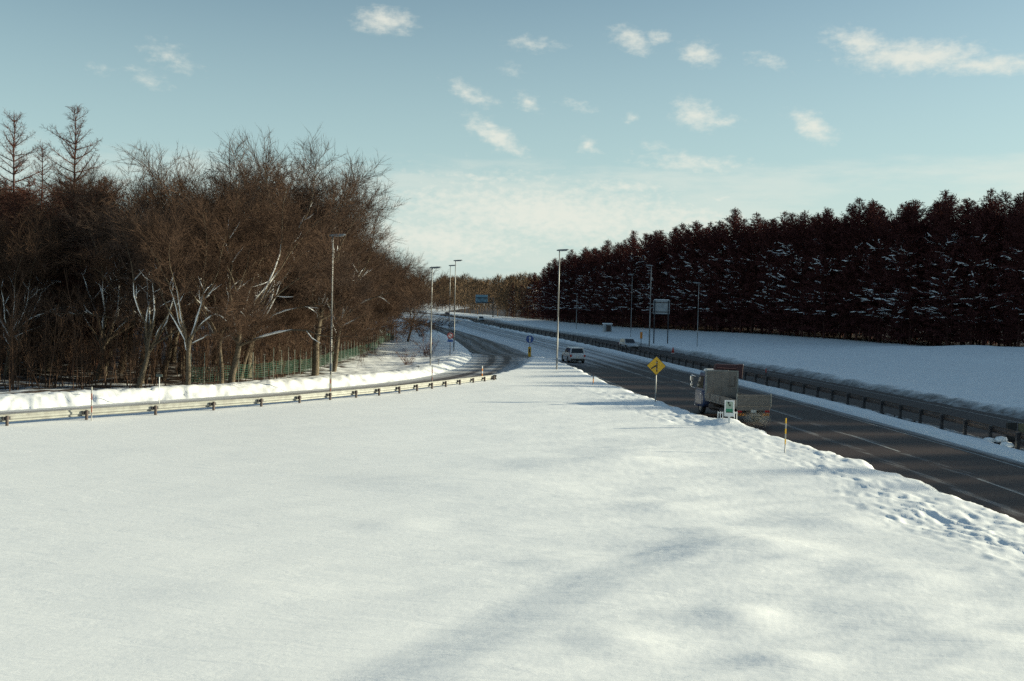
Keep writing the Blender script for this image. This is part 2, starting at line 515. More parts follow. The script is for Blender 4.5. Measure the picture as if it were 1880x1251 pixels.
# plan of the roads: x of each edge against y (metres ahead of the camera)
XL_PTS = [(17.4, -60), (17.2, 0), (16.5, 20), (16.2, 25), (15.5, 31.4), (15.0, 38), (13.8, 45.7), (13.0, 50), (11.5, 57), (10.3, 64), (9.0, 71.5),
          (7.6, 86), (6.2, 100), (4.9, 110), (3.2, 118), (1.2, 121.5), (-3.6, 126), (-4.9, 133), (-8.0, 163), (-12.7, 200), (-19.5, 247), (-24.5, 275), (-40, 360), (-60, 450), (-100, 600), (-200, 900), (-420, 1400)]
XR_PTS = [(23.6, -60), (23.4, 0), (23.1, 20), (22.6, 43), (22.0, 51.6), (21.2, 61.6), (20.0, 76), (17.2, 104), (12.9, 143.6), (7.6, 179), (.6, 221), (-15.9, 344), (-33, 430), (-79, 600), (-176, 900), (-392, 1400)]
XM_PTS = [(25.9, -60), (25.8, 0), (25.5, 20), (25.2, 40), (24.8, 50), (24.2, 61), (22.8, 76), (20.5, 95), (17.9, 116), (14.9, 144), (10.1, 182), (3.0, 222), (-1.5, 248), (-12.4, 319), (-13.4, 344), (-30, 430), (-75, 600), (-172, 900), (-388, 1400)]
XL, XR, XM = curve(XL_PTS), curve(XR_PTS), curve(XM_PTS)
def smooth_fn(fn, w=9.0):
    off = np.linspace(-w, w, 9)
    return lambda y: np.mean([fn(np.asarray(y, float) + o) for o in off], axis=0)
XR, XM = smooth_fn(XR), smooth_fn(XM)
XL = smooth_fn(XL, 2.5)
def XO(y): return XM(y) + 7.4          # far edge of the opposite carriageway

RAMP = np.array([(-62, 22), (-44, 33), (-34, 41), (-26.6, 48.2), (-21.6, 53.8), (-16.0, 60.6), (-11.2, 67.8), (-7.4, 76), (-4.5, 85), (-2.6, 94), (-1.7, 103), (-1.3, 112), (-1.3, 121), (-2.0, 130)], float)
def _resample(p, n):
    s = np.concatenate([[0], np.cumsum(np.linalg.norm(np.diff(p, axis=0), axis=1))])
    t = np.linspace(0, s[-1], n)
    q = np.stack([np.interp(t, s, p[:, 0]), np.interp(t, s, p[:, 1])], 1)
    k = np.ones(7) / 7
    for c in (0, 1):
        q[:, c] = np.convolve(np.pad(q[:, c], 3, mode='edge'), k, 'valid')
    return q
RAMP = _resample(RAMP, 70)
RAMP_HALF = 2.75

def ramp_dist(x, y):
    """distance to the ramp centre line, signed: + on its right (the field side)"""
    best = np.full(x.shape, 1e9); sign = np.zeros(x.shape)
    for i in range(len(RAMP) - 1):
        a, b = RAMP[i], RAMP[i + 1]
        d = b - a; ll = d @ d
        t = np.clip(((x - a[0]) * d[0] + (y - a[1]) * d[1]) / ll, 0, 1)
        qx, qy = x - (a[0] + t * d[0]), y - (a[1] + t * d[1])
        dist = np.hypot(qx, qy)
        s = np.sign(d[1] * qx - d[0] * qy)
        m = dist < best
        best = np.where(m, dist, best); sign = np.where(m, s, sign)
    return best, sign

def ramp_z(y):
    return 0.32 * sstep(92, 58, np.asarray(y, float))

# drifts and hollows of the snow field, measured in the photograph: (px, py, width across, depth along, height)
DRIFTS = [(1115, 858, 4.0, 2.0, .16), (1190, 836, 2.2, 1.4, .12), (1185, 852, 2.2, 1.3, .12), (1262, 937, 1.6, 1.1, .13), (1555, 962, 1.5, 1.0, .12),
          (1430, 1015, 1.5, 1.2, .15), (755, 965, 1.3, .9, .07), (1385, 1150, .9, .8, .12), (1155, 1190, .9, .7, .09), (1700, 1130, 1.6, .8, .10),
          (1300, 1010, 2.0, 1.4, .12), (1660, 1070, 1.4, .9, .10), (960, 895, 4.2, 2.0, .14), (1480, 1230, .9, .6, .09), (1330, 980, 1.2, 1.2, .10),
          (470, 1085, 2.6, 1.3, .06), (1290, 905, 2.0, 1.4, .08), (1080, 1035, 1.6, 1.0, .09), (430, 905, 3.5, 2.0, .05), (1800, 1190, 1.2, .6, .10)]
DR = [(gnd(px, py, .6), w, d, h) for px, py, w, d, h in DRIFTS]
CREASE = [gnd(620, 1240, .6)[:2], gnd(860, 1130, .6)[:2], gnd(1010, 1068, .6)[:2], gnd(1200, 1005, .6)[:2], gnd(1345, 945, .6)[:2]]

def terrain(x, y):
    x, y = np.asarray(x, float), np.asarray(y, float)
    xl, xr, xm, xo = XL(y), XR(y), XM(y), XO(y)
    near = sstep(260, 120, np.hypot(x, y))
    # ragged plough line
    rag = fbm(x * 1.3, y * .9, 11, 4) * .55 * near + fbm(x * .25, y * .2, 13, 2) * .4 * near
    e = xl - x + rag
    d, side = ramp_dist(x, y)
    zr = ramp_z(y)
    # --- field between the ramp and the main road
    zf = .60 + .10 * fbm(x * .06, y * .05, 21, 3) * near
    # long wind-carved streaks, across the view and slightly towards the road
    sx, sy = x * .97 + y * .22, y * .97 - x * .22
    zf = zf + near * (.08 * fbm(sx * .16, sy * .50, 31, 3) * sstep(-14, 10, x) + .040 * fbm(sx * .5, sy * 2.1, 33, 4) * sstep(-8, 6, x) + .02 * fbm(sx * .3, sy * .8, 35, 2))
    for c, w, dd, h in DR:
        u, v = (x - c[0]) / w, (y - c[1]) / dd
        g = np.exp(-(u * u * 1.2 + v * v * 1.2))
        zf = zf + .68 * h * g * (1 - .9 * u)
    # drift step along the old crease
    cx = np.array([p[1] for p in CREASE]); cx0 = np.array([p[0] for p in CREASE])
    o = np.argsort(cx)
    xc = np.interp(y, cx[o], cx0[o])
    zf = zf + .15 * sstep(-.2, 2.2, x - xc) * sstep(30, 24, y) * sstep(9, 14, y)
    # churned strip thrown up by the plough
    ch = .85 * sstep(.3, 1.6, e) * sstep(5.6, 3.0, e + 1.2 * fbm(x * .3, y * .2, 43, 2)) * sstep(84, 66, y) * (.45 + .9 * sstep(-.25, .3, fbm(x * .45, y * .22, 45, 3)))
    ra, rb = x * .97 + y * .2, y * .97 - x * .2              # across and along the road
    zf = zf + ch * (.05 * fbm(x * .8, y * .6, 41, 3) + .11 * (.28 - np.abs(fbm(ra * 1.9 + fbm(x * .7, y * .7, 46, 2), rb * .85, 47, 3))) + .05 * fbm(ra * 4.5, rb * 2.0, 49, 3))
    # embankment of the overbridge on which the camera stands
    zf = zf + 4.3 * sstep(15.5, 2.5, y) * sstep(14, 9, x)
    # mound below the telephone sign
    pm = gnd(1338, 785, .5)
    zf = zf + .35 * np.exp(-(((x - pm[0]) / 1.1) ** 2 + ((y - pm[1]) / 1.6) ** 2))
    # falls to the main road and to the ramp
    z = -.14 + (zf + .14) * sstep(-.25, 1.2, e)
    gate = sstep(117, 111, y)
    rr = d + rag * .6
    zfield = np.minimum(z, (zr - .14) + (zf + .14 - zr) * sstep(RAMP_HALF - .2, RAMP_HALF + .8, rr))
    # --- far side of the ramp: lit snow bank, then the wood
    bank = (.42 + .24 * sstep(96, 78, y)) * (1 + .12 * fbm(x * .3, y * .3, 51, 3))
    wood = bank * (.25 + .62 * sstep(RAMP_HALF + 5.5, RAMP_HALF + 2.6, rr)) + .2 * fbm(x * .15, y * .15, 55, 3) * sstep(4, 7, rr) + .12 * fbm(x * .9, y * .9, 57, 3) * sstep(5.5, 7, rr)
    zleft = (zr - .14) + (wood + .14) * sstep(RAMP_HALF - .1, RAMP_HALF + 2.3, rr) + .11 * fbm(x * 3.1, y * 3.1, 59, 4) * sstep(RAMP_HALF, RAMP_HALF + .8, rr) * sstep(RAMP_HALF + 4, RAMP_HALF + 2.5, rr) * near
    left_main = -.14 + (.45 + .3 * fbm(x * .2, y * .1, 61, 3) * near + .6 * sstep(10, 30, e) + .14) * sstep(-.2, 3.0, e)
    zL = np.where((side > 0) & (y < 122), zfield, np.where(y < 128, np.minimum(zleft, np.where(y > 118, left_main + 2 * sstep(126, 119, y), 9)), left_main))
    zL = np.where((side > 0) & (y >= 111) & (y < 122), np.minimum(zfield, -.14 + (zfield + .14) * np.maximum(gate, 0)), zL)
    # --- the carriageways and the verge between them
    m = (x - xr) / np.maximum(xm - xr, .1)
    strip = -.14 + .36 * sstep(.10, .36, m + rag * .2) * sstep(.92, .6, m + rag * .2)
    zmed = np.where(x < xr, -.14, strip)
    zop = np.where(x > xm + .25, -.14, np.where(x > xm, .02, zmed))
    # --- verge and slope beyond
    q = x - xo + rag * 1.2
    hill = 2.1 * sstep(170, 120, y) + 1.1 * sstep(120, 220, y) * sstep(520, 330, y)
    zR = -.14 + (.42 + .14 + .25 * fbm(x * .3, y * .12, 71, 3) * near) * sstep(-.1, 2.2, q) + hill * sstep(2, 38, q) \
        + .22 * fbm(x * .07, y * .03, 73, 3) * near * sstep(3, 10, q) + .16 * fbm(x * .9, y * .7, 75, 3) * near * sstep(0, 1, q) * sstep(9, 4, q) + .05 * fbm(x * .5, y * .8, 77, 3) * near * sstep(4, 8, q)
    z = np.where(x < xl + .6, zL, np.where(x < xo - .4, zop, zR))
    far = sstep(3000, 900, np.hypot(x, y))
    return z * far - .14 * (1 - far)


def tz(x, y):
    return float(terrain(np.array([x]), np.array([y]))[0])


def build_ground():
    fine = np.radians(np.arange(-33, 33.01, .11))
    coarse = np.radians(np.arange(35, 326, 4.0))
    ang = np.concatenate([fine, coarse])
    r = [0.6, 1.5, 2.5, 3.5, 5, 6.5, 8, 9.5, 11, 12.5, 13.6]
    v = 14.2
    while v < 150:
        r.append(v); v *= 1.0052
    while v < 7000:
        r.append(v); v *= 1.032
    r = np.array(r)
    A, Rr = np.meshgrid(ang, r)
    X, Y = Rr * np.sin(A), Rr * np.cos(A)
    Z = terrain(X.ravel(), Y.ravel())
    nr, na = X.shape
    verts = np.concatenate([np.stack([X.ravel(), Y.ravel(), Z], 1), [[0, 0, tz(0, 0)]]])
    i = np.arange(nr - 1)[:, None] * na + np.arange(na)[None, :]
    j = np.arange(nr - 1)[:, None] * na + (np.arange(na)[None, :] + 1) % na
    quads = np.stack([i, i + na, j + na, j], -1).reshape(-1, 4)[:, ::-1]
    c = np.full(na, nr * na)
    tri = np.stack([c, np.arange(na), (np.arange(na) + 1) % na], 1)[:, ::-1]
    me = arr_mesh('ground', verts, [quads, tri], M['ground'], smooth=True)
    x, y = verts[:, 0], verts[:, 1]
    # road dirt on the ploughed edges
    q = x - XO(y)
    dirt = .75 * sstep(-1, .3, q) * sstep(3.2, .6, q)
    m = (x - XR(y)) / np.maximum(XM(y) - XR(y), .1)
    inm = (m > -.1) & (m < 1.15)
    dirt = np.where(inm, .10 + .6 * sstep(.75, 1.0, m) + .5 * sstep(.22, .02, m), dirt)
    e = XL(y) - x
    dirt = np.where((e > -.6) & (e < 1.2), .60 * sstep(.9, -.1, e), dirt)
    d, side = ramp_dist(x, y)
    dirt = np.maximum(dirt, .40 * sstep(RAMP_HALF + .7, RAMP_HALF, d))
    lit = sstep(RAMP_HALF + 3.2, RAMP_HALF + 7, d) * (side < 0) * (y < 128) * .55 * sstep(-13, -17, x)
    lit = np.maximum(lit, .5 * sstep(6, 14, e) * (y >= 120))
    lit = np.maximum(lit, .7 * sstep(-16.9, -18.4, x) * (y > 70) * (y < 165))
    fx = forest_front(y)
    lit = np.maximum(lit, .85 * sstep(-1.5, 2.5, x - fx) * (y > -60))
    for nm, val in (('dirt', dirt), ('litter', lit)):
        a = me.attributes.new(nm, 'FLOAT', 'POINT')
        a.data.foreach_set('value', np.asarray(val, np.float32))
    tag(link('ground', me), kind='structure')


# edge of the larch plantation beyond the road
FRONT = [(-38, 560), (-12, 450), (3, 372), (14, 310), (27, 246), (40, 214), (54, 188), (68, 166), (82, 145), (96, 114), (106, 82), (114, 50), (118, 10), (120, -60)]
_fp = np.array(sorted(FRONT, key=lambda p: p[1]), float)
def forest_front(y): return np.interp(y, _fp[:, 1], _fp[:, 0])


def strip_mesh(name, left, right, ys, cols, z, slush):
    """sheet between two edges given as functions of y"""
    ys = np.asarray(ys, float)
    a, b = left(ys), right(ys)
    t = np.linspace(0, 1, cols)
    X = a[:, None] * (1 - t) + b[:, None] * t
    Y = np.repeat(ys[:, None], cols, 1)
    Z = np.full(X.shape, z)
    return grid_sheet(name, X, Y, Z, slush)


def grid_sheet(name, X, Y, Z, slush, material=None):
    nr, nc = X.shape
    verts = np.stack([X.ravel(), Y.ravel(), Z.ravel()], 1)
    i = (np.arange(nr - 1)[:, None] * nc + np.arange(nc - 1)[None, :]).ravel()
    quads = np.stack([i, i + 1, i + 1 + nc, i + nc], 1)
    me = arr_mesh(name, verts, quads, material or M['road'], smooth=True)
    s = np.concatenate([[0], np.cumsum(np.hypot(np.diff(X[:, nc // 2]), np.diff(Y[:, nc // 2])))])
    U = np.hypot(X - X[:, :1], Y - Y[:, :1])
    V = np.repeat(s[:, None], nc, 1)
    uvs = np.stack([U.ravel(), V.ravel()], 1)
    lay = me.uv_layers.new(name='UVMap')
    lay.data.foreach_set('uv', uvs[quads.ravel()].astype(np.float32).ravel())
    if slush is not None:
        a = me.attributes.new('slush', 'FLOAT', 'POINT')
        a.data.foreach_set('value', np.asarray(slush(X, Y), np.float32).ravel())
    return me


def build_roads():
    ys = np.concatenate([np.arange(-60, 160, 1.0), np.arange(160, 420, 4.0), np.arange(420, 1400, 20.0)])

    def slush_main(X, Y):
        # x measured from the median line: 0 at the right-hand line, negative to the left
        u = X - XR(Y)
        s = np.full(X.shape, .02)
        s += .17 * np.exp(-((u + 3.9) / .4) ** 2)                                # ridge between the lanes
        s += .20 * np.exp(-((u + 5.9) / .35) ** 2) + .06 * np.exp(-((u + 2.1) / .5) ** 2)
        s += .55 * sstep(.9, .0, X - XL(Y)) * .6
        s += .35 * sstep(-.7, .2, u)
        far = sstep(92, 135, Y)                                                   # further on the lanes are still snowed over
        tracks = np.exp(-((u + 1.6) / .42) ** 2) + np.exp(-((u + 3.1) / .42) ** 2) + np.exp(-((u + 5.2) / .42) ** 2) * .9 + np.exp(-((u + 6.7) / .42) ** 2) * .9
        s = s * (1 - far) + far * (.72 - .40 * np.clip(tracks, 0, 1))
        # clean snow between the lanes and the slip road, dark slip road on the left
        wl = np.interp(Y, [118, 140, 220, 290, 400], [-12.6, -12.4, -12.2, -16.0, -20])
        gore = sstep(112, 122, Y) * sstep(-8.6, -9.3, u) * sstep(wl - .1, wl + .6, u)
        s = np.maximum(s, gore * 1.1)
        slip = sstep(116, 124, Y) * sstep(wl + .3, wl - .3, u)
        s = s * (1 - slip) + slip * (.10 + .22 * np.abs(np.sin((X - XL(Y)) * 1.4)))
        return s
    me = strip_mesh('road', lambda y: XL(y) - .5, lambda y: XR(y) + .35, ys, 46, 0.0, slush_main)
    tag(link('road', me), kind='structure')

    def slush_opp(X, Y):
        u = X - XM(Y)
        far = sstep(200, 330, Y)
        s = -.2 + .25 * sstep(6.6, 7.6, u) + .05 * np.exp(-((u - 2.9) / .4) ** 2)
        return s + far * .35
    me = strip_mesh('opposite_road', lambda y: XM(y) + .2, lambda y: XO(y) + .5, ys, 18, 0.0, slush_opp)
    tag(link('opposite_road', me), kind='structure')

    # slip road curving in from the left
    P = RAMP
    T = np.gradient(P, axis=0); T /= np.linalg.norm(T, axis=1)[:, None]
    Nn = np.stack([T[:, 1], -T[:, 0]], 1)
    off = np.linspace(-RAMP_HALF - .45, RAMP_HALF + .45, 16)
    X = P[:, :1] + Nn[:, :1] * off; Y = P[:, 1:] + Nn[:, 1:] * off
    Z = ramp_z(Y) - .004

    def slush_ramp(X, Y):
        d, s = ramp_dist(X, Y)
        sd = d * s
        tr = np.exp(-((np.abs(sd) - .8) / .4) ** 2)
        return .40 - .34 * tr + .25 * sstep(1.9, 2.8, d) + .15 * sstep(112, 100, Y) * sstep(90, 98, Y)
    me = grid_sheet('slip_road', X, Y, Z, slush_ramp)
    tag(link('slip_road', me), kind='structure')

    # painted lines, worn: separate thin sheets
    def line(name, fx, y0, y1, w, step=1.0):
        yy = np.arange(y0, y1 + step, step)
        X = np.stack([fx(yy) - w / 2, fx(yy) + w / 2], 1)
        Y = np.stack([yy, yy], 1)
        me = grid_sheet(name, X, Y, np.full(X.shape, .005), None, M['paint'])
        tag(link(name, me), kind='structure')
    line('edge_line', lambda y: XL(y) + .72, 4, 108, .13)
    line('edge_line', lambda y: XR(y) - .55, 4, 150, .13)
    line('edge_line', lambda y: XO(y) - .75, 4, 140, .13)
    lane = smooth_fn(lambda y: XR(y) - 4.0, 3)
    for k in range(-2, 6):                            # broken lane line, 5 m painted in every 12.8 m
        y0 = 39.4 + 12.85 * k
        line('lane_dash', lane, y0 - 4.6, y0 + .3, .14, .7)


build_ground()
build_roads()

# ------------------------------------------------------------------ trees
def seg_tubes(S, sides=3):
    """prisms for many branch pieces at once; S rows: x0 y0 z0 x1 y1 z1 r0 r1"""
    S = np.asarray(S, float)
    n = len(S)
    p0, p1, r0, r1 = S[:, 0:3], S[:, 3:6], S[:, 6], S[:, 7]
    t = p1 - p0; t /= np.linalg.norm(t, axis=1)[:, None] + 1e-9
    ref = np.where(np.abs(t[:, 2:3]) > .9, np.array([[1., 0, 0]]), np.array([[0, 0, 1.]]))
    a = np.cross(t, ref); a /= np.linalg.norm(a, axis=1)[:, None] + 1e-9
    b = np.cross(t, a)
    vs = []
    for p, r in ((p0, r0), (p1, r1)):
        for k in range(sides):
            q = 2 * math.pi * k / sides
            vs.append(p + a * (r * math.cos(q))[:, None] + b * (r * math.sin(q))[:, None])
    V = np.stack(vs, 1).reshape(-1, 3)
    base = (np.arange(n) * 2 * sides)[:, None]
    F = np.concatenate([base + np.array([[k, (k + 1) % sides, sides + (k + 1) % sides, sides + k]]) for k in range(sides)])
    return V, F


def blades(B, rng):
    """tapered twig slivers, one triangle each; rows: x y z dx dy dz width"""
    B = np.asarray(B, float)
    p, d, w = B[:, 0:3], B[:, 3:6], B[:, 6]
    rv = rng.normal(size=p.shape)
    s = np.cross(d, rv); s /= np.linalg.norm(s, axis=1)[:, None] + 1e-9
    V = np.stack([p - s * (w / 2)[:, None], p + s * (w / 2)[:, None], p + d], 1).reshape(-1, 3)
    return V, np.arange(len(V)).reshape(-1, 3)


def polytube(pts, rad, sides=7):
    pts = np.asarray(pts, float)
    vs, fs = [], []
    t = np.gradient(pts, axis=0)
    a = None
    for i, p in enumerate(pts):
        d = t[i] / (np.linalg.norm(t[i]) + 1e-9)
        if a is None:
            a = np.cross(d, [0.3, 1, 0.2]); a /= np.linalg.norm(a)
        a = a - d * (a @ d); a /= np.linalg.norm(a) + 1e-9
        b = np.cross(d, a)
        for k in range(sides):
            q = 2 * math.pi * k / sides
            vs.append(p + rad[i] * (a * math.cos(q) + b * math.sin(q)))
    for i in range(len(pts) - 1):
        for k in range(sides):
            k2 = (k + 1) % sides
            fs.append((i * sides + k, i * sides + k2, (i + 1) * sides + k2, (i + 1) * sides + k))
    return np.array(vs), np.array(fs)


def merge(parts):
    V, T, Q, b = [], [], [], 0
    for v, f in parts:
        if len(v) == 0: continue
        V.append(v)
        (T if f.shape[1] == 3 else Q).append(f + b)
        b += len(v)
    F = []
    if T: F.append(np.concatenate(T))
    if Q: F.append(np.concatenate(Q))
    return np.concatenate(V), F


WIND = np.array([-.55, -.55, .62])


def snow_on(pts, rad, rng, k=1.0):
    """a ridge of snow stuck to the upper, windward side of a branch"""
    pts = np.asarray(pts, float); rad = np.asarray(rad, float)
    t = np.gradient(pts, axis=0); t /= np.linalg.norm(t, axis=1)[:, None] + 1e-9
    n = WIND - t * (t @ WIND)[:, None]
    n /= np.linalg.norm(n, axis=1)[:, None] + 1e-9
    w = rad * rng.uniform(.75, 1.1, len(rad)) * k + .006
    w[0] *= .3; w[-1] *= .3
    return polytube(pts + n * (rad * .62)[:, None], w, 5)


def unit(v): return v / (np.linalg.norm(v) + 1e-9)


def grow(rng, p, d, length, r0, r1, nseg, wander, up):
    pts = [np.array(p, float)]
    d = unit(np.array(d, float))
    for i in range(nseg):
        d = unit(d + rng.normal(size=3) * wander + np.array([0, 0, up]))
        pts.append(pts[-1] + d * length / nseg)
    return np.array(pts), np.linspace(r0, r1, nseg + 1), d


def side_dir(rng, d, ang):
    r = rng.normal(size=3)
    s = unit(np.cross(d, r))
    return unit(d * math.cos(ang) + s * math.sin(ang))


def gen_broadleaf(seed, H=18.0, lean=(0.1, -.05), spread=1.0, fork=.3, dens=1.0, snowy=.5, nlimb=6, r=.2):
    """bare broad-leaved tree: trunk and limbs, branches and twigs, snow caught on the limbs"""
    rng = np.random.default_rng(seed)
    trunk, crown_s, crown_b, crown_a, snow = [], [], [], [], []
    tp, tr, td = grow(rng, (0, 0, -.4), (lean[0], lean[1], 1), H * fork + .4, r, r * .78, 7, .07, .05)
    trunk.append(polytube(tp, tr * np.linspace(1.25, 1, len(tr)), 8))
    if rng.random() < snowy: snow.append(snow_on(tp[3:], tr[3:] * .7, rng, .6))
    limbs = []
    a0 = rng.uniform(0, 6.28)
    for i in range(nlimb):
        a = a0 + 6.283 * i / nlimb + rng.normal() * .35
        tilt = rng.uniform(.22, .75) * spread
        if i == 0: tilt *= .6
        d = np.array([math.cos(a) * math.sin(tilt) + lean[0] * .8, math.sin(a) * math.sin(tilt) + lean[1] * .8, math.cos(tilt)])
        k = rng.integers(len(tp) - 3, len(tp))
        ln = H * (1 - fork) * rng.uniform(.86, .98) * (1.0 - .38 * min(1, tilt))
        rr = r * rng.uniform(.38, .6)
        pts, rad, dd = grow(rng, tp[k], d, ln, rr, .010, 9, .15, .035)
        trunk.append(polytube(pts, rad, 6))
        limbs.append((pts, rad))
        if rng.random() < snowy:
            s0 = rng.integers(0, 3); s1 = s0 + rng.integers(2, 5)
            snow.append(snow_on(pts[s0:s1 + 1], rad[s0:s1 + 1] * .95, rng, 1.0))
    if fork > .25:                                    # a few low boughs
        for i in range(rng.integers(2, 5)):
            k = rng.integers(5, len(tp) - 1)
            a = rng.uniform(0, 6.28)
            pts, rad, dd = grow(rng, tp[k], (math.cos(a) + lean[0] * 3, math.sin(a), .75), H * rng.uniform(.16, .32), r * .32, .02, 7, .15, .05)
            trunk.append(polytube(pts, rad, 5)); limbs.append((pts, rad))
            if rng.random() < snowy + .1: snow.append(snow_on(pts[:4], rad[:4], rng))
    for pts, rad in limbs:
        L = np.linalg.norm(pts[-1] - pts[0])
        nb = int(20 * dens)
        for j in range(nb):
            t = ((j + rng.random()) / nb) ** .7 * .66 + .34
            i = min(int(t * (len(pts) - 1)), len(pts) - 2)
            f = t * (len(pts) - 1) - i
            p = pts[i] * (1 - f) + pts[i + 1] * f
            d = unit(pts[i + 1] - pts[i])
            bl = L * rng.uniform(.22, .42) * (1.0 - .38 * t)
            br = max(.013, rad[i] * .5)
            q, qr, qd = grow(rng, p, side_dir(rng, d, rng.uniform(.5, 1.05)), bl, br, .010, 4, .20, .05)
            for m in range(4): crown_s.append((*q[m], *q[m + 1], qr[m], qr[m + 1]))
            if br > .028 and rng.random() < snowy * .5: snow.append(snow_on(q[:3], qr[:3] * 1.2, rng, 1.4))
            nt = int(11 * dens)
            for s in range(nt):
                u = (s + rng.random()) / nt * .85 + .15
                m = min(int(u * 4), 3); g = u * 4 - m
                pp = q[m] * (1 - g) + q[m + 1] * g
                dd = side_dir(rng, unit(q[m + 1] - q[m]), rng.uniform(.4, 1.0))
                tl = rng.uniform(.5, 1.15) * (.6 + .04 * H) * (1.15 - .4 * u)
                w, wr, wd = grow(rng, pp, dd, tl, .010, .006, 2, .20, .07)
                for m2 in range(2): crown_s.append((*w[m2], *w[m2 + 1], wr[m2], wr[m2 + 1]))
                nz = int(7 * dens)
                g2 = rng.random(nz) * 1.998
                m2 = g2.astype(int); h2 = (g2 - m2)[:, None]
                p3 = w[m2] * (1 - h2) + w[m2 + 1] * h2
                sd = np.cross(wd, rng.normal(size=(nz, 3))); sd /= np.linalg.norm(sd, axis=1)[:, None] + 1e-9
                an = rng.uniform(.25, .9, nz)[:, None]
                d3 = wd * np.cos(an) + sd * np.sin(an) + np.array([0, 0, .12])
                crown_a.append(np.concatenate([p3, d3 * rng.uniform(.2, .58, nz)[:, None], np.full((nz, 1), .0105)], 1))
                crown_b.append((*w[-1], *(wd * rng.uniform(.2, .5)), .012))
    cr = [seg_tubes(crown_s, 3), blades(np.concatenate([np.array(crown_b)] + crown_a), rng)]
    return trunk, cr, snow


def gen_larch(seed, H=22.0, bare_to=.3, Lmax=3.2, dens=1.0, snowy=.3, twig_w=.03, r=.2, gap=.42, open_=False):
    """leafless larch: straight stem, whorled branches, fine drooping twigs, pads of snow"""
    rng = np.random.default_rng(seed)
    trunk, segs, bl, snow = [], [], [], []
    n = 14
    tz_ = np.linspace(-.4, H, n)
    wob = np.cumsum(rng.normal(size=(n, 2)) * .05, axis=0)
    tp = np.stack([wob[:, 0], wob[:, 1], tz_], 1)
    tr = np.linspace(r, .02, n) ** 1.0
    trunk.append(polytube(tp, tr, 7))
    z = H * bare_to
    patch = rng.uniform(0, 6.28, 4)
    while z < H - .25:
        t = (z - H * bare_to) / (H * (1 - bare_to))
        nb = rng.integers(3, 6) if not open_ else rng.integers(2, 5)
        a0 = rng.uniform(0, 6.28)
        for i in range(nb):
            a = a0 + 6.283 * i / nb + rng.normal() * .3
            prof = (min(1, (1 - t) * 5.0) ** .8 * (.74 + .26 * (1 - t)) if not open_ else min(1, (1 - t) * 1.5) ** .7) * (.6 + .4 * min(1, t * 4 + .35))
            L = Lmax * prof * rng.uniform(.65, 1.15) + .25
            if open_ and rng.random() < .25: L *= 1.35
            elev = -.12 + .75 * t + rng.normal() * .12
            d = np.array([math.cos(a) * math.cos(elev), math.sin(a) * math.cos(elev), math.sin(elev)])
            i0 = np.interp(z, tz_, np.arange(n)); k = int(i0)
            p = tp[k] * (1 - (i0 - k)) + tp[min(k + 1, n - 1)] * (i0 - k)
            q, qr, qd = grow(rng, p, d, L, .022 + .012 * L, .008, 4, .08, .09 if open_ else .05)
            for m in range(4): segs.append((*q[m], *q[m + 1], qr[m], qr[m + 1]))
            nt = int(max(3, L * 9 * dens))
            for s in range(nt):
                u = (s + rng.random()) / nt
                m = min(int(u * 4), 3); g = u * 4 - m
                pp = q[m] * (1 - g) + q[m + 1] * g
                dd = side_dir(rng, unit(q[m + 1] - q[m]), rng.uniform(.5, 1.3)) + np.array([0, 0, -.15 if not open_ else .25])
                ln = rng.uniform(.25, .8) * (1.1 - .5 * u)
                bl.append((*pp, *(unit(dd) * ln), twig_w))
                if dens >= 1:
                    for e in range(3):
                        p4 = pp + unit(dd) * ln * rng.uniform(.2, .9)
                        bl.append((*p4, *(side_dir(rng, unit(dd), rng.uniform(.4, 1.2)) * rng.uniform(.12, .4)), twig_w * .8))
            if L > .9 and .12 < t < .72 and rng.random() < snowy * (.3 + 1.9 * (math.sin(t * 17 + a * 1.3 + patch[0]) > .25)):
                s0 = rng.integers(0, 3)
                qq = q[s0:s0 + 3]
                k2 = rng.uniform(.7, 1.7)
                V, F = polytube(qq + np.array([0, 0, .05]), np.array([.015, .085, .02])[:len(qq)] * k2, 6)
                snow.append((V, F))
                for e in range(rng.integers(2, 6)):
                    c = qq[rng.integers(0, len(qq))] + rng.normal(size=3) * np.array([.35, .35, .06])
                    dd = rng.normal(size=3) * np.array([.26, .26, .06])
                    snow.append(polytube(np.array([c - dd, c, c + dd]), np.array([.01, .06, .01]) * k2, 5))
        z += gap * rng.uniform(.7, 1.3)
    for e in range(40 if not open_ else 20):
        bl.append((tp[-1][0], tp[-1][1], H - rng.uniform(0, 1.2), *(unit(np.array([rng.normal(), rng.normal(), 1.2])) * rng.uniform(.2, .5)), twig_w))
    cr = [seg_tubes(segs, 3), blades(bl, rng)]
    return trunk, cr, snow


def tree_proto(name, gen, bark, twig):
    trunk, crown, snow = gen
    root = empty(name)
    V, F = merge(trunk); link('trunk', arr_mesh('trunk', V, F, bark, True), root)
    V, F = merge(crown); link('crown', arr_mesh('crown', V, F, twig), root)
    if snow:
        V, F = merge(snow); tag(link('snow', arr_mesh('snow', V, F, M['snow'], True), root), kind='stuff')
    return root


class Kind:
    """first use moves the prototype itself, later uses are copies"""
    def __init__(self, protos): self.p = protos; self.used = [False] * len(protos)

    def place(self, k, x, y, rz=0.0, s=1.0, z=None, sz=None):
        k %= len(self.p)
        o = self.p[k] if not self.used[k] else copy_thing(self.p[k])
        self.used[k] = True
        o.location = (x, y, hz(x, y) if z is None else z)
        o.rotation_euler = (0, 0, rz)
        o.scale = (s, s, s if sz is None else sz)
        return o

    def finish(self):
        for u, o in zip(self.used, self.p):
            if not u:
                for c in list(o.children): bpy.data.objects.remove(c)
                bpy.data.objects.remove(o)


rt = random.Random(17)
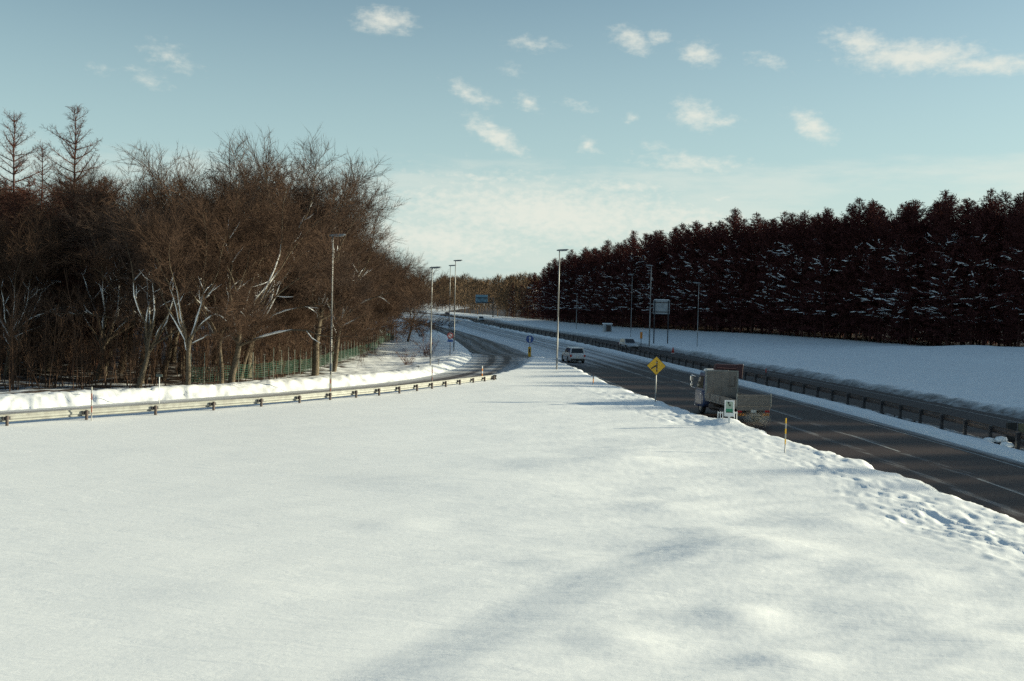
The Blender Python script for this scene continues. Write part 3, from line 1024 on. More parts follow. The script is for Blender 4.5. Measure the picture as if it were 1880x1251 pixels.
# heights for planting, looked up on a 1 m grid
_gx, _gy = np.arange(-160, 260, 1.0), np.arange(-70, 700, 2.0)
_GX, _GY = np.meshgrid(_gx, _gy)
_GZ = terrain(_GX.ravel(), _GY.ravel()).reshape(_GX.shape)
def hz(x, y):
    if not (-159 < x < 258 and -69 < y < 697): return 0.0
    i, j = int(x + 160), int((y + 70) / 2)
    return float(min(_GZ[j, i], _GZ[j, i + 1], _GZ[j + 1, i]))

broad = Kind([tree_proto('bare_tree', gen_broadleaf(100 + i, H=18, lean=l, spread=sp, fork=fk, snowy=sn, nlimb=nl, r=rr, dens=dn), M['bark'], M['twig' if i % 2 else 'twig2'])
              for i, (l, sp, fk, sn, nl, rr, dn) in enumerate([
                  ((.10, -.06), 1.15, .26, .62, 9, .24, 1.25), ((.16, -.05), 1.25, .22, .7, 8, .20, 1.3), ((.06, .0), 1.0, .32, .55, 9, .22, 1.25),
                  ((.20, -.10), 1.3, .26, .75, 8, .19, 1.3), ((.12, .05), 1.1, .20, .62, 9, .21, 1.25)])])
openlarch = Kind([tree_proto('larch_tree', gen_larch(200 + i, H=22, bare_to=b, Lmax=lm, dens=1.7, snowy=0, twig_w=.026, r=.24, gap=.62, open_=True), M['larch_bark'], M['larch_twig'])
                  for i, (b, lm) in enumerate([(.28, 4.8), (.3, 4.2), (.2, 3.6)])])
darklarch = Kind([tree_proto('shaded_larch', gen_larch(260 + i, H=20, bare_to=.1, Lmax=lm, dens=1.0, snowy=.02, twig_w=.05, r=.2, gap=.5), M['larch_bark'], M['larch_twig'])
                  for i, lm in enumerate((3.6, 3.1))])
dense = Kind([tree_proto('plantation_larch', gen_larch(300 + i, H=23, bare_to=b, Lmax=lm, dens=1.0, snowy=sn, twig_w=.11, r=.2, gap=.44), M['larch_bark'], M['larch_dense'])
              for i, (b, lm, sn) in enumerate([(.05, 3.7, .26), (.06, 3.3, .15), (.04, 4.0, .34), (.08, 3.2, .07), (.05, 3.5, .2)])])


def gen_sapling(seed, H):
    rng = np.random.default_rng(seed)
    segs, bl = [], []
    st = []
    for k in range(rng.integers(1, 4)):
        q, qr, d = grow(rng, (rng.normal() * .15, rng.normal() * .15, -.2), (rng.normal() * .12, rng.normal() * .12, 1), H * rng.uniform(.6, 1), .032, .01, 7, .06, .06)
        st.append(polytube(q, qr, 5))
        for j in range(14):
            t = rng.uniform(.25, 1) * 6.9; i = int(t); p = q[i] * (1 - t + i) + q[i + 1] * (t - i)
            w, wr, wd = grow(rng, p, side_dir(rng, unit(q[i + 1] - q[i]), rng.uniform(.4, .9)), rng.uniform(.5, 1.4), .012, .006, 3, .15, .15)
            for m in range(3): segs.append((*w[m], *w[m + 1], wr[m], wr[m + 1]))
            for e in range(6):
                bl.append((*w[rng.integers(1, 4)], *(side_dir(rng, wd, rng.uniform(.2, .9)) * rng.uniform(.2, .5)), .013))
    return st, [seg_tubes(segs, 3), blades(bl, rng)], []


sapling = Kind([tree_proto('sapling', gen_sapling(400 + i, h), M['twig'], M['twig']) for i, h in enumerate((4.5, 5.5, 3.6, 6.5))])


def gen_shrub(seed):
    rng = np.random.default_rng(seed)
    segs, bl = [], []
    for k in range(26):
        a = rng.uniform(0, 6.28)
        w, wr, wd = grow(rng, (rng.normal() * .25, rng.normal() * .25, -.1), (math.cos(a) * .6, math.sin(a) * .6, 1), rng.uniform(1.0, 2.3), .014, .006, 4, .12, .04)
        for m in range(4): segs.append((*w[m], *w[m + 1], wr[m], wr[m + 1]))
        for e in range(26):
            bl.append((*w[rng.integers(1, 5)], *(side_dir(rng, wd, rng.uniform(.2, 1.0)) * rng.uniform(.2, .6)), .016))
    return [seg_tubes(segs[:60], 4)], [seg_tubes(segs[60:], 3), blades(bl, rng)], []


shrub = Kind([tree_proto('bare_shrub', gen_shrub(450 + i), M['shrub'], M['shrub']) for i in range(2)])


def plant_left_wood():
    G = 'bare trees of the wood beside the slip road'
    # front trees, measured
    front = [  # px at base, distance, height, variant, turn, label
        (352, 66, 14.0, 3, -.4, 'slender forked tree with snow in its fork, nearest the small white post'),
        (432, 69, 18.5, 1, .2, 'stout leaning bare tree just behind the left end of the green net fence'),
        (462, 79, 21.4, 0, 0, 'tallest round-crowned bare tree, at the top of the left wood'),
        (585, 83, 21.0, 2, .3, 'dark straight-trunked bare tree just left of the nearest street lamp'),
        (262, 66, 13.5, 4, .1, 'smaller bare tree standing left of the forked tree on the snow bank'),
        (618, 90, 18.5, 3, -.2, 'bare tree with long snowy boughs just right of the nearest street lamp'),
        (752, 150, 13.5, 1, .5, 'last bare tree at the right tip of the left wood, overhanging the slip road'),
    ]
    for px, Y, h, k, rz, lab in front:
        x = (px - 940) / FPX * Y - .3
        o = broad.place(k, x, Y, rz, h / 18.0)
        tag(o, lab, 'tree', G)
    n = 0
    spots = []
    # along the edge of the slip road
    y = 98.0
    while y < 190:
        hh = float(np.interp(y, [98, 115, 135, 160, 190], [17.8, 16.0, 14.5, 12.6, 12])) * rt.uniform(.94, 1.05)
        spots.append((-19.4 - max(0, 118 - y) * .07 - max(0, y - 150) * .12 + rt.uniform(-1.2, .8), y, hh))
        spots.append((-23.5 + rt.uniform(-1.5, 1.5) - max(0, y - 150) * .12, y + rt.uniform(-2, 2), hh * rt.uniform(1.0, 1.1)))
        spots.append((-29.5 + rt.uniform(-2, 2) - max(0, y - 150) * .12, y + rt.uniform(-2, 2), hh * rt.uniform(1.0, 1.12)))
        y += rt.uniform(4.6, 6.2)
    # along the bank to the left and behind
    for row, (yy, hh) in enumerate([(70, 14.5), (75, 16.5), (81, 19), (88, 20.5), (95, 20.5)]):
        x = -20.5 - row * .6
        while x > -43 - row * 5:
            spots.append((x + rt.uniform(-1, 1), yy - (x + 20) * .08 + rt.uniform(-2, 2), hh * rt.uniform(.85, 1.08) * (1 if x > -33 else .85)))
            x -= rt.uniform(4.2, 6.0)
    for x, y, h in spots:
        o = broad.place(n * 3 + rt.randrange(2), x, y, rt.uniform(-.7, .7), h / 18.0 * 1.08, sz=h / 18.0 * rt.uniform(.95, 1.03))
        tag(o, 'bare brown tree crowded in the wood beside the slip road', 'tree', G)
        n += 1
    # old larches on the far left
    G2 = 'larches at the left of the wood'
    for px, Y, top, k, lab in [(132, 84, 196, 0, 'tall open larch with its lone crown against the sky, right of the far left pair'),
                               (22, 86, 206, 1, 'tall larch at the very left edge of the picture'),
                               (72, 92, 262, 2, 'shorter dense larch between the two tall larches on the far left')]:
        x = (px - 940) / FPX * Y
        h = at_y(px, top, Y)[2] - tz(x, Y)
        tag(openlarch.place(k, x, Y, rt.uniform(0, 6), h / 22, sz=h / 22), lab, 'tree', G2)
    for i in range(40):
        y = rt.uniform(74, 122); x = -(.395 + rt.random() * .16) * y
        h = 5.2 + y * .118 * rt.uniform(.85, 1.05)
        tag(darklarch.place(i, x, y, rt.uniform(0, 6), h / 20 * 1.2, sz=h / 20), 'dark larch standing deep in the shade of the left wood', 'tree', G2)
    # saplings and brush below
    for i in range(220):
        if i < 80:
            x = rt.uniform(-36, -19.5); y = 66.5 - (x + 20) * .22 * -1 * 0 + rt.uniform(-1.5, 9) - (x + 19) * -.35 * 0
            y = 67 + (x + 19) * .45 * .8 + rt.uniform(0, 9)
        else:
            y = rt.uniform(72, 155); x = -17.6 - rt.random() ** 2 * 7
        tag(sapling.place(i, x, y, rt.uniform(0, 6.28), rt.uniform(.7, 1.25)), 'thin bare sapling in the brush below the left wood', 'sapling', 'saplings at the foot of the left wood')
    for px, py, k, s, lab in [(785, 652, 0, 1.25, 'reddish bare shrub on the snow left of the round red sign'), (748, 668, 1, .8, 'low bare shrub at the end of the fence'),
                              (772, 622, 1, 1.0, 'bare shrub in the shade under the tip of the left wood')]:
        p = gnd(px, py, .3)
        tag(shrub.place(k, p[0], p[1], rt.uniform(0, 6), s), lab, 'shrub')


def plant_right_wood():
    G = 'larches of the plantation beyond the road'
    P = _fp[::-1]
    s = np.concatenate([[0], np.cumsum(np.hypot(np.diff(P[:, 0]), np.diff(P[:, 1])))])
    n = 0
    d = 0.0
    while d < s[-1]:
        x0, y0 = np.interp(d, s, P[:, 0]), np.interp(d, s, P[:, 1])
        in_view = y0 > 140
        if y0 > 385:
            d += 5.0
            continue
        for row in range(3 if 140 < y0 < 215 else 2):
            off = row * rt.uniform(3.4, 4.4)
            x, y = x0 + off * .8 + rt.uniform(-1, 1), y0 + off * (.6 if in_view else 0) + rt.uniform(-1, 1)
            h = float(np.interp(y0, [-60, 110, 170, 215, 250, 310, 372, 450, 560], [22, 22.5, 23.5, 22.5, 21.5, 19.5, 12.5, 10, 10])) * rt.uniform(.93, 1.04)
            if rt.random() < .12: h *= 1.06
            k = rt.randrange(5)
            o = dense.place(k, x, y, rt.uniform(0, 6.28), h / 23 * rt.uniform(.95, 1.2), sz=h / 23)
            tag(o, 'dark snow-flecked larch in the plantation beyond the road', 'tree', G)
            n += 1
        d += rt.uniform(2.8, 3.4) * (1.0 if 140 < y0 < 240 else 1.6 if y0 < 140 else 1.9 if y0 < 330 else 3.0)
    return n


def low_tree(rng, h, w, nb, bw):
    """far tree for the woods that read as one mass"""
    B = []
    q, qr, d = grow(rng, (0, 0, 0), (0, 0, 1), h * .9, .12, .03, 3, .04, .05)
    S = [(*q[m], *q[m + 1], qr[m], qr[m + 1]) for m in range(3)]
    for i in range(nb):
        t = rng.random() ** .8
        rad = w * math.sin(min(1, (1 - t) * 1.25 + .12) * 1.57) * rng.random() ** .5
        a = rng.uniform(0, 6.28)
        p = np.array([math.cos(a) * rad, math.sin(a) * rad, h * (.12 + .83 * t)])
        dd = unit(np.array([math.cos(a) * .5, math.sin(a) * .5, 1.0]) + rng.normal(size=3) * .5) * rng.uniform(.8, 2.0)
        B.append((*p, *dd, bw))
    return merge([seg_tubes(S, 3), blades(B, rng)])


def build_mass(name, spots, material, label, cat, seed, nb, bw, wr):
    rng = np.random.default_rng(seed)
    protos = [low_tree(rng, 1.0 * 15, wr, nb, bw) for i in range(6)]
    VV, TT, QQ, b = [], [], [], 0
    for i, (x, y, h) in enumerate(spots):
        V, F = protos[i % 6]
        a = rng.uniform(0, 6.28); c, s = math.cos(a), math.sin(a)
        k = h / 15
        W = np.stack([(V[:, 0] * c - V[:, 1] * s) * k + x, (V[:, 0] * s + V[:, 1] * c) * k + y, V[:, 2] * k + hz(x, y)], 1)
        VV.append(W); TT.append(F[0] + b); QQ.append(F[1] + b); b += len(V)
    me = arr_mesh(name, np.concatenate(VV), [np.concatenate(TT), np.concatenate(QQ)], material)
    tag(link(name, me), label, cat, kind='stuff')


def build_far_woods():
    sp = []
    for i in range(520):
        y = 350 + 630 * rt.random() ** 1.3
        x = float(XO(y)) + 12 + rt.random() ** 1.5 * 240
        sp.append((x, y, rt.uniform(13, 16.5) * (1 + (y - 350) / 900)))
    for i in range(260):                                   # closing the view where the road bends away
        y = rt.uniform(960, 1100); x = rt.uniform(-420, 200)
        sp.append((x, y, rt.uniform(20, 25)))
    build_mass('distant_wood', sp, M['far_twig'], 'brown sunlit wood far off where the road disappears', 'wood', 71, 330, .22, 4.2)
    sp = []
    P = _fp[::-1]
    for i in range(620):
        y = rt.uniform(-60, 335)
        x = float(forest_front(y)) + rt.uniform(9, 42) * .85
        h = float(np.interp(y, [110, 170, 215, 250, 310, 372, 520], [22, 23, 22, 21, 19.5, 17.5, 13]))
        sp.append((x, y + 6, h * rt.uniform(.9, 1.0)))
    for i in range(260):
        y = rt.uniform(10, 135)
        sp.append((float(forest_front(y)) + rt.uniform(4, 26), y, 22 * rt.uniform(.86, 1.0)))
    build_mass('plantation_depth', sp, M['larch_dense'], 'dark depth of the larch plantation behind its front rows', 'wood', 73, 420, .26, 3.4)
    sp = []
    for i in range(300):
        x = rt.uniform(-150, -34); y = rt.uniform(100, 190)
        sp.append((x, y, rt.uniform(13, 17.5)))
    for i in range(120):
        y = rt.uniform(170, 420); x = float(XL(y)) - 12 - rt.random() * 60
        sp.append((x, y, rt.uniform(12, 16)))
    build_mass('wood_depth', sp, M['larch_twig'], 'dark depth of the left wood behind its front trees', 'wood', 75, 300, .14, 3.4)


plant_left_wood()
plant_right_wood()
build_far_woods()
for k in (broad, openlarch, darklarch, dense, sapling, shrub):
    k.finish()

# ------------------------------------------------------------------ guard rails
def smooth_path(pts, step):
    p = np.array(pts, float)
    s = np.concatenate([[0], np.cumsum(np.linalg.norm(np.diff(p[:, :2], axis=0), axis=1))])
    t = np.arange(0, s[-1], step)
    q = np.stack([np.interp(t, s, p[:, c]) for c in range(p.shape[1])], 1)
    k = 5
    for c in range(p.shape[1]):
        q[:, c] = np.convolve(np.pad(q[:, c], k // 2, mode='edge'), np.ones(k) / k, 'valid')
    return q

WBEAM = [(0, .175), (.045, .15), (.05, .10), (.0, .03), (.0, -.03), (.05, -.10), (.045, -.15), (0, -.175),
         (-.012, -.165), (.032, -.145), (.036, -.105), (-.014, -.035), (-.014, .035), (.036, .105), (.032, .145), (-.012, .165)]


def beam_piece(a, b, na, nb, flip=1):
    """W-section rail between two points; n = horizontal normal at each end"""
    rings = []
    for p, n in ((a, na), (b, nb)):
        rings.append([(p[0] + n[0] * o * flip, p[1] + n[1] * o * flip, p[2] + h) for o, h in WBEAM])
    return MB().loft(rings)


def build_slip_rail():
    px = [(10, 768), (157, 757), (285, 749), (392, 741), (480, 736), (549, 730), (604, 725), (651, 720), (694, 717), (730, 713), (763, 709), (791, 705), (813, 702.5), (842, 698.5), (866, 695.5), (888, 692.5), (904, 690.5)]
    P = [gnd(x, y, .92) for x, y in px]
    P = [P[0] + (P[0] - P[1]) * k for k in (3, 2, 1)] + P
    P = np.array(P)
    P[1:-1, :2] = (P[:-2, :2] + 2 * P[1:-1, :2] + P[2:, :2]) / 4
    P[:, 2] = [.92 if p[1] < 66 else .92 - .10 * (p[1] - 66) / 12 for p in P]
    T = np.gradient(P[:, :2], axis=0); T /= np.linalg.norm(T, axis=1)[:, None]
    Nn = np.stack([T[:, 1], -T[:, 0]], 1)                # towards the field
    root = empty('guard_rail', (0, 0, 0))
    tag(root, 'pale steel guard rail with dark posts curving along the slip road', 'guard rail')
    for i in range(len(P) - 1):
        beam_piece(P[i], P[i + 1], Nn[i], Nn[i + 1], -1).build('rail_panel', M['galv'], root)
    for i in range(len(P)):
        p, n = P[i], Nn[i]
        c = (p[0] + n[0] * .15, p[1] + n[1] * .15)
        zg = tz(*c)
        b = MB().cyl((c[0], c[1], zg - .5), (c[0], c[1], p[2] + .12), .07, n=10)
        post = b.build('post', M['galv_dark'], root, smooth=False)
        ang = math.atan2(n[1], n[0])
        MB().box((p[0] + n[0] * .07, p[1] + n[1] * .07, p[2]), (.10, .34, .14), ang).build('bracket', M['dark'], post)
    # rounded end piece
    e = P[-1]; d = T[-1]
    rings = []
    for k in range(5):
        q = k / 4 * math.pi * .9
        c = e[:2] + d * .28 * math.sin(q) + Nn[-1] * .28 * (1 - math.cos(q)) * .5
        nn = Nn[-1] * math.cos(q) - d * math.sin(q)
        rings.append([(c[0] - nn[0] * o, c[1] - nn[1] * o, e[2] + h) for o, h in WBEAM])
    MB().loft(rings).build('end_piece', M['galv'], root)


def build_median_rail():
    root = empty('median_guard_rail', (0, 0, 0))
    tag(root, 'dull dark guard rail on close posts between the two carriageways', 'guard rail')
    ys = [34.0]
    while ys[-1] < 430:
        ys.append(ys[-1] + (2.6 if ys[-1] < 160 else 4.0 if ys[-1] < 260 else 8.0))
    P = np.array([(float(XM(y)) + .05, y, .66) for y in ys])
    T = np.gradient(P[:, :2], axis=0); T /= np.linalg.norm(T, axis=1)[:, None]
    Nn = np.stack([T[:, 1], -T[:, 0]], 1)
    for i in range(len(P) - 1):
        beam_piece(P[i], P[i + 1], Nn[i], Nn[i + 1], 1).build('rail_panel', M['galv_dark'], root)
    post_mesh = None
    for i, p in enumerate(P):
        c = (p[0] - Nn[i][0] * .14, p[1] - Nn[i][1] * .14)
        if post_mesh is None:
            b = MB().box((0, 0, .22), (.16, .15, 1.2))
            post_mesh = b.build('post', M['dark'], root).data
            o = root.children[-1]
        else:
            o = link('post', post_mesh, root)
        o.location = (c[0], c[1], 0.0)
        o.rotation_euler = (0, 0, math.atan2(Nn[i][1], Nn[i][0]))


# ------------------------------------------------------------------ street lamps
def street_lamp(base, height, arm_dir, label, r=.07, arm=.75, group='street lamps along the road'):
    root = empty('street_lamp', base)
    tag(root, label, 'street lamp', group)
    MB().cyl((0, 0, -.6), (0, 0, height * .45), r, r * .85, 12).cyl((0, 0, height * .45), (0, 0, height), r * .85, r * .6, 12).build('pole', M['pole'], root, smooth=True)
    MB().box((0, 0, .95), (r * 2.3, r * 2.3, .5)).build('access_box', M['lamp'], root, bevel=.02)
    a = arm_dir
    dx, dy = math.cos(a), math.sin(a)
    ny, nx = dx, -dy
    def ring(t, w, z0, z1):
        cx, cy = dx * t, dy * t
        return [(cx - nx * w, cy - ny * w, z0), (cx + nx * w, cy + ny * w, z0), (cx + nx * w * .8, cy + ny * w * .8, z1), (cx - nx * w * .8, cy - ny * w * .8, z1)]
    h = height
    head = MB().loft([ring(-.25, .08, h - .05, h + .04), ring(-.1, .13, h - .06, h + .08), ring(.35, .17, h - .03, h + .12), ring(.72, .15, h + .02, h + .14), ring(.86, .09, h + .06, h + .11)]).build('lamp_head', M['lamp'], root)
    MB().loft([ring(.15, .12, h - .075, h - .045), ring(.68, .11, h - .03, h + .005)]).build('lens', M['glass_l'], head)
    return root


def lamps():
    def put(px, py, z, top, label, ang, **k):
        b = gnd(px, py, z)
        hgt = at_y(px + (py - top) * .0227, top, b[1])[2] - z
        return street_lamp((b[0], b[1], z), hgt, ang, label, **k)
    put(607, 700, .95, 433, 'nearest street lamp, tall pole in front of the left wood', R(5))
    put(790, 672, .3, 492, 'street lamp on the snow beside the slip road with its head against the wood', R(8), r=.075)
    put(833, 647, .2, 479, 'taller of the two close lamps against the sky past the round red sign', R(8), r=.075)
    put(824, 632, .1, 488, 'shorter of the two close lamps against the sky past the round red sign', R(8), r=.075)
    put(1022, 682, .45, 460, 'street lamp on the tip of the snow field beside the white car', R(8), r=.08)
    put(1192, 628, .9, 488, 'street lamp left of the grey sign back beyond the road', R(178), r=.09)
    put(1158, 614, 1.0, 505, 'thin street lamp against the plantation, second beyond the road', R(178), r=.055)
    put(1280, 629, 1.3, 520, 'thin street lamp against the plantation right of the grey sign back', R(178), r=.055)
    put(1058, 602, .8, 540, 'farthest thin street lamp in front of the plantation', R(178), r=.08)


# ------------------------------------------------------------------ signs and small road furniture
def face_rz(rz=0.0): return rz


def diamond_sign():
    b = gnd(1203, 743, .45)
    c = at_y(1205.5, 672, b[1])
    root = empty('warning_sign', (b[0], b[1], tz(b[0], b[1])), R(-8))
    z0 = tz(b[0], b[1])
    h = c[2] - z0
    tag(root, 'yellow diamond merging traffic sign on a thin post by the road edge', 'sign')
    MB().cyl((0, .04, -.6), (0, .04, h + .35), .04, n=10).build('post', M['pole'], root, smooth=True)
    s = .60
    def dia(k, y0, y1): return MB().loft([[(0, y0, h - k), (k, y0, h), (0, y0, h + k), (-k, y0, h)], [(0, y1, h - k), (k, y1, h), (0, y1, h + k), (-k, y1, h)]])
    plate = dia(s, -.02, 0).build('plate', M['black'], root)
    dia(s - .035, -.026, -.021).build('yellow_face', M['yellow'], plate)
    # the black symbol: a straight stroke with a branch joining from the lower left
    MB().slab([(.00, h - .36), (.07, h - .36), (.07, h + .30), (.00, h + .36)], -.032, -.027).build('through_stroke', M['black'], plate)
    MB().slab([(-.33, h - .16), (-.29, h - .22), (-.13, h - .10), (-.004, h - .05), (-.004, h + .06), (-.16, h - .02)], -.0325, -.0272).build('joining_stroke', M['black'], plate)
    MB().box((0, .0, h + .2), (.12, .10, .04)).box((0, .0, h - .2), (.12, .10, .04)).build('clamp', M['pole'], root)


def telephone_sign():
    b = gnd(1338, 786, .6)
    x, y = b[0], b[1]
    z0 = tz(x, y)
    root = empty('telephone_sign', (x, y, z0), R(-12))
    tag(root, 'white emergency telephone sign with green panel, in front of the truck', 'sign')
    top = at_y(1338, 735, y)[2] - z0
    bot = at_y(1338, 765, y)[2] - z0
    MB().box((0, .06, bot / 2 + .1), (.11, .09, bot + .8)).build('post', M['white'], root)
    board = MB().box((0, 0, (top + bot) / 2), (.48, .07, top - bot)).build('board', M['white'], root, bevel=.01)
    hgt = top - bot
    MB().box((0, -.038, bot + hgt * .36), (.34, .006, hgt * .26)).build('green_panel', M['green'], board)
    MB().box((0, -.0382, bot + hgt * .71), (.34, .0062, hgt * .40)).build('picture_ground', mat('pale_sign_green', (.34, .42, .34), .5, vary=.1), board)
    # telephone handset
    hs = MB()
    zc = bot + hgt * .70
    arc = [(-.07 + .10 * (1 - math.cos(t)), zc + .15 * math.cos(t + .25) - .01) for t in np.linspace(.15, 1.55, 7)]
    pts = [(p[0] - .01, -.045, p[1]) for p in arc]
    hs.tube(pts, [.03, .022, .018, .018, .018, .022, .03], 6)
    hs.cyl((pts[0][0], -.045, pts[0][2]), (pts[0][0] + .07, -.045, pts[0][2] - .02), .032, n=8)
    hs.cyl((pts[-1][0], -.045, pts[-1][2]), (pts[-1][0] + .02, -.045, pts[-1][2] + .07), .032, n=8)
    hs.build('handset_symbol', M['black'], board)
    MB().box((0, -.043, bot + hgt * .265), (.28, .004, hgt * .05)).build('dark_band', M['black'], board)
    # white slatted guards on both sides of the telephone
    for px, n, lab in ((1322, 3, 'white slatted guard left of the telephone sign'), (1350, 2, 'white slatted guard right of the telephone sign')):
        g = gnd(px, 781, .6)
        zz = tz(g[0], g[1])
        hh = at_y(px, 756, g[1])[2] - zz
        r2 = empty('slatted_guard', (g[0], g[1], zz), R(-12))
        tag(r2, lab, 'guard', 'white guards beside the telephone')
        for k in range(n):
            MB().box(((k - (n - 1) / 2) * .12, 0, hh / 2 - .2), (.05, .05, hh + .4)).build('slat', M['white'], r2)
        MB().box((0, 0.005, hh - .06), ((n - 1) * .12 + .05, .055, .05)).build('top_bar', M['white'], r2)


def snow_pole(px, py, top, z, label, cols, r=.03, group='banded snow poles'):
    b = gnd(px, py, z)
    z0 = tz(b[0], b[1])
    h = at_y(px, top, b[1])[2] - z0
    root = empty('snow_pole', (b[0], b[1], z0), 0)
    tag(root, label, 'snow pole', group)
    n = len(cols)
    MB().cyl((0, 0, -.5), (0, 0, h * .25), r * .85, n=8).build('base_tube', M['pole'], root, smooth=True)
    for i, c in enumerate(cols):
        a, bb = h * (.25 + .75 * i / n), h * (.25 + .75 * (i + 1) / n)
        MB().cyl((0, 0, a), (0, 0, bb), r, n=8).build('band', M[c], root, smooth=False)
    MB().cyl((0, 0, h), (0, 0, h + .03), r * .9, r * .4, 8).build('cap', M['plastic'], root)
    return root


def poles():
    snow_pole(1441, 832, 768, .6, 'yellow and white banded pole at the road edge right of the truck', ['yellow', 'galv', 'yellow', 'galv', 'yellow'], .028)
    snow_pole(168, 766, 711, .75, 'red and white banded pole in front of the guard rail at the far left', ['rust', 'galv', 'rust', 'galv'], .035)
    snow_pole(606, 729, 688, .7, 'red and white banded pole at the guard rail below the nearest street lamp', ['rust', 'galv', 'rust', 'galv'], .035)
    snow_pole(793, 708, 672, .6, 'red and white banded pole at the guard rail below the second lamp', ['rust', 'galv', 'rust', 'galv'], .035)
    snow_pole(885, 693, 672, .5, 'orange and white banded pole at the right end of the guard rail', ['orange', 'white', 'orange', 'white'], .045)
    snow_pole(1089, 706, 689, .6, 'short brown and orange marker stick at the road edge right of the white car', ['orange', 'dark'], .04)
    snow_pole(1406, 690, 677, .2, 'dark thin pole on the verge between the carriageways', ['dark', 'red'], .05)
    # small board on a white post in the brush
    b = gnd(292, 716, 1.1)
    z0 = tz(b[0], b[1]); h = at_y(292, 688, b[1])[2] - z0
    root = empty('small_sign', (b[0], b[1], z0))
    tag(root, 'small grey-green board on a thin white post at the foot of the left wood', 'sign')
    MB().cyl((0, .03, -.4), (0, .03, h), .028, n=8).build('post', M['white'], root, smooth=True)
    MB().box((0, 0, h - .06), (.36, .03, .15)).build('board', M['fpost'], root, bevel=.005)
    # thin stakes left standing in the snow by the slip road
    for px, py, top, lab in ((805, 671, 659, 'thin dark stake on the snow right of the second lamp'), (768, 678, 671, 'short dark stake on the snow left of the second lamp')):
        b = gnd(px, py, .3); z0 = tz(b[0], b[1]); h = at_y(px, top, b[1])[2] - z0
        r2 = empty('stake', (b[0], b[1], z0))
        tag(r2, lab, 'stake')
        MB().cyl((0, 0, -.3), (0, 0, h), .03, .022, 6).build('shaft', M['dark'], r2)
        MB().box((0, 0, h - .1), (.28, .03, .05)).build('cross_piece', M['dark'], r2)


def disc(b, c, r, y0, y1, n=28):
    return b.loft([[(c[0] + r * math.cos(2 * math.pi * i / n), y, c[1] + r * math.sin(2 * math.pi * i / n)) for i in range(n)] for y in (y0, y1)])


def round_signs():
    # blue direction sign above a yellow board at the tip of the gore
    b = gnd(972, 656, 0); y = b[1]
    root = empty('direction_sign', (b[0], y, -.05), R(0))
    tag(root, 'round blue arrow sign above a yellow board where the slip road joins', 'sign')
    h = at_y(972, 623, y)[2] + .05
    MB().cyl((0, .06, -.3), (0, .06, h + .4), .04, n=8).build('post', M['pole'], root, smooth=True)
    p = disc(MB(), (0, h), .50, -.02, .0).build('disc', M['white'], root)
    disc(MB(), (0, h), .465, -.026, -.021).build('blue_face', M['blue'], p)
    for s in (1,):
        MB().slab([(-.055, h - .36), (.055, h - .36), (.055, h + .10), (.16, h + .10), (0, h + .36), (-.16, h + .10), (-.055, h + .10)], -.032, -.027).build('arrow', M['white'], p)
    zt, zb = at_y(972, 637, y)[2] + .05, at_y(972, 655, y)[2] + .05
    yb = MB().box((0, 0, (zt + zb) / 2), (.36, .05, zt - zb)).build('yellow_board', M['yellow'], root, bevel=.01)
    MB().box((0, -.03, (zt + zb) / 2 + .12), (.14, .01, .5)).build('dark_stripe', M['black'], yb)
    # red round sign with a blue plate
    b = gnd(826, 655, .25); y = b[1]
    root = empty('prohibition_sign', (b[0], y, tz(b[0], y)), R(2))
    tag(root, 'round red-rimmed sign with a blue plate on the snow beside the slip road', 'sign')
    z0 = tz(b[0], y); h = at_y(827, 616.5, y)[2] - z0
    MB().cyl((0, .05, -.4), (0, .05, h + .25), .04, n=8).build('post', M['dark'], root, smooth=True)
    p = disc(MB(), (0, h), .34, -.02, .0).build('disc', M['red'], root)
    disc(MB(), (0, h), .22, -.026, -.021).build('pale_face', M['white'], p)
    MB().slab([(-.19, h + .13), (-.13, h + .19), (.19, h - .13), (.13, h - .19)], -.032, -.027).build('slash', M['red'], p)
    hb = at_y(827, 626, y)[2] - z0
    MB().box((0, 0, hb), (.62, .03, .26)).build('plate', M['blue'], root, bevel=.005)


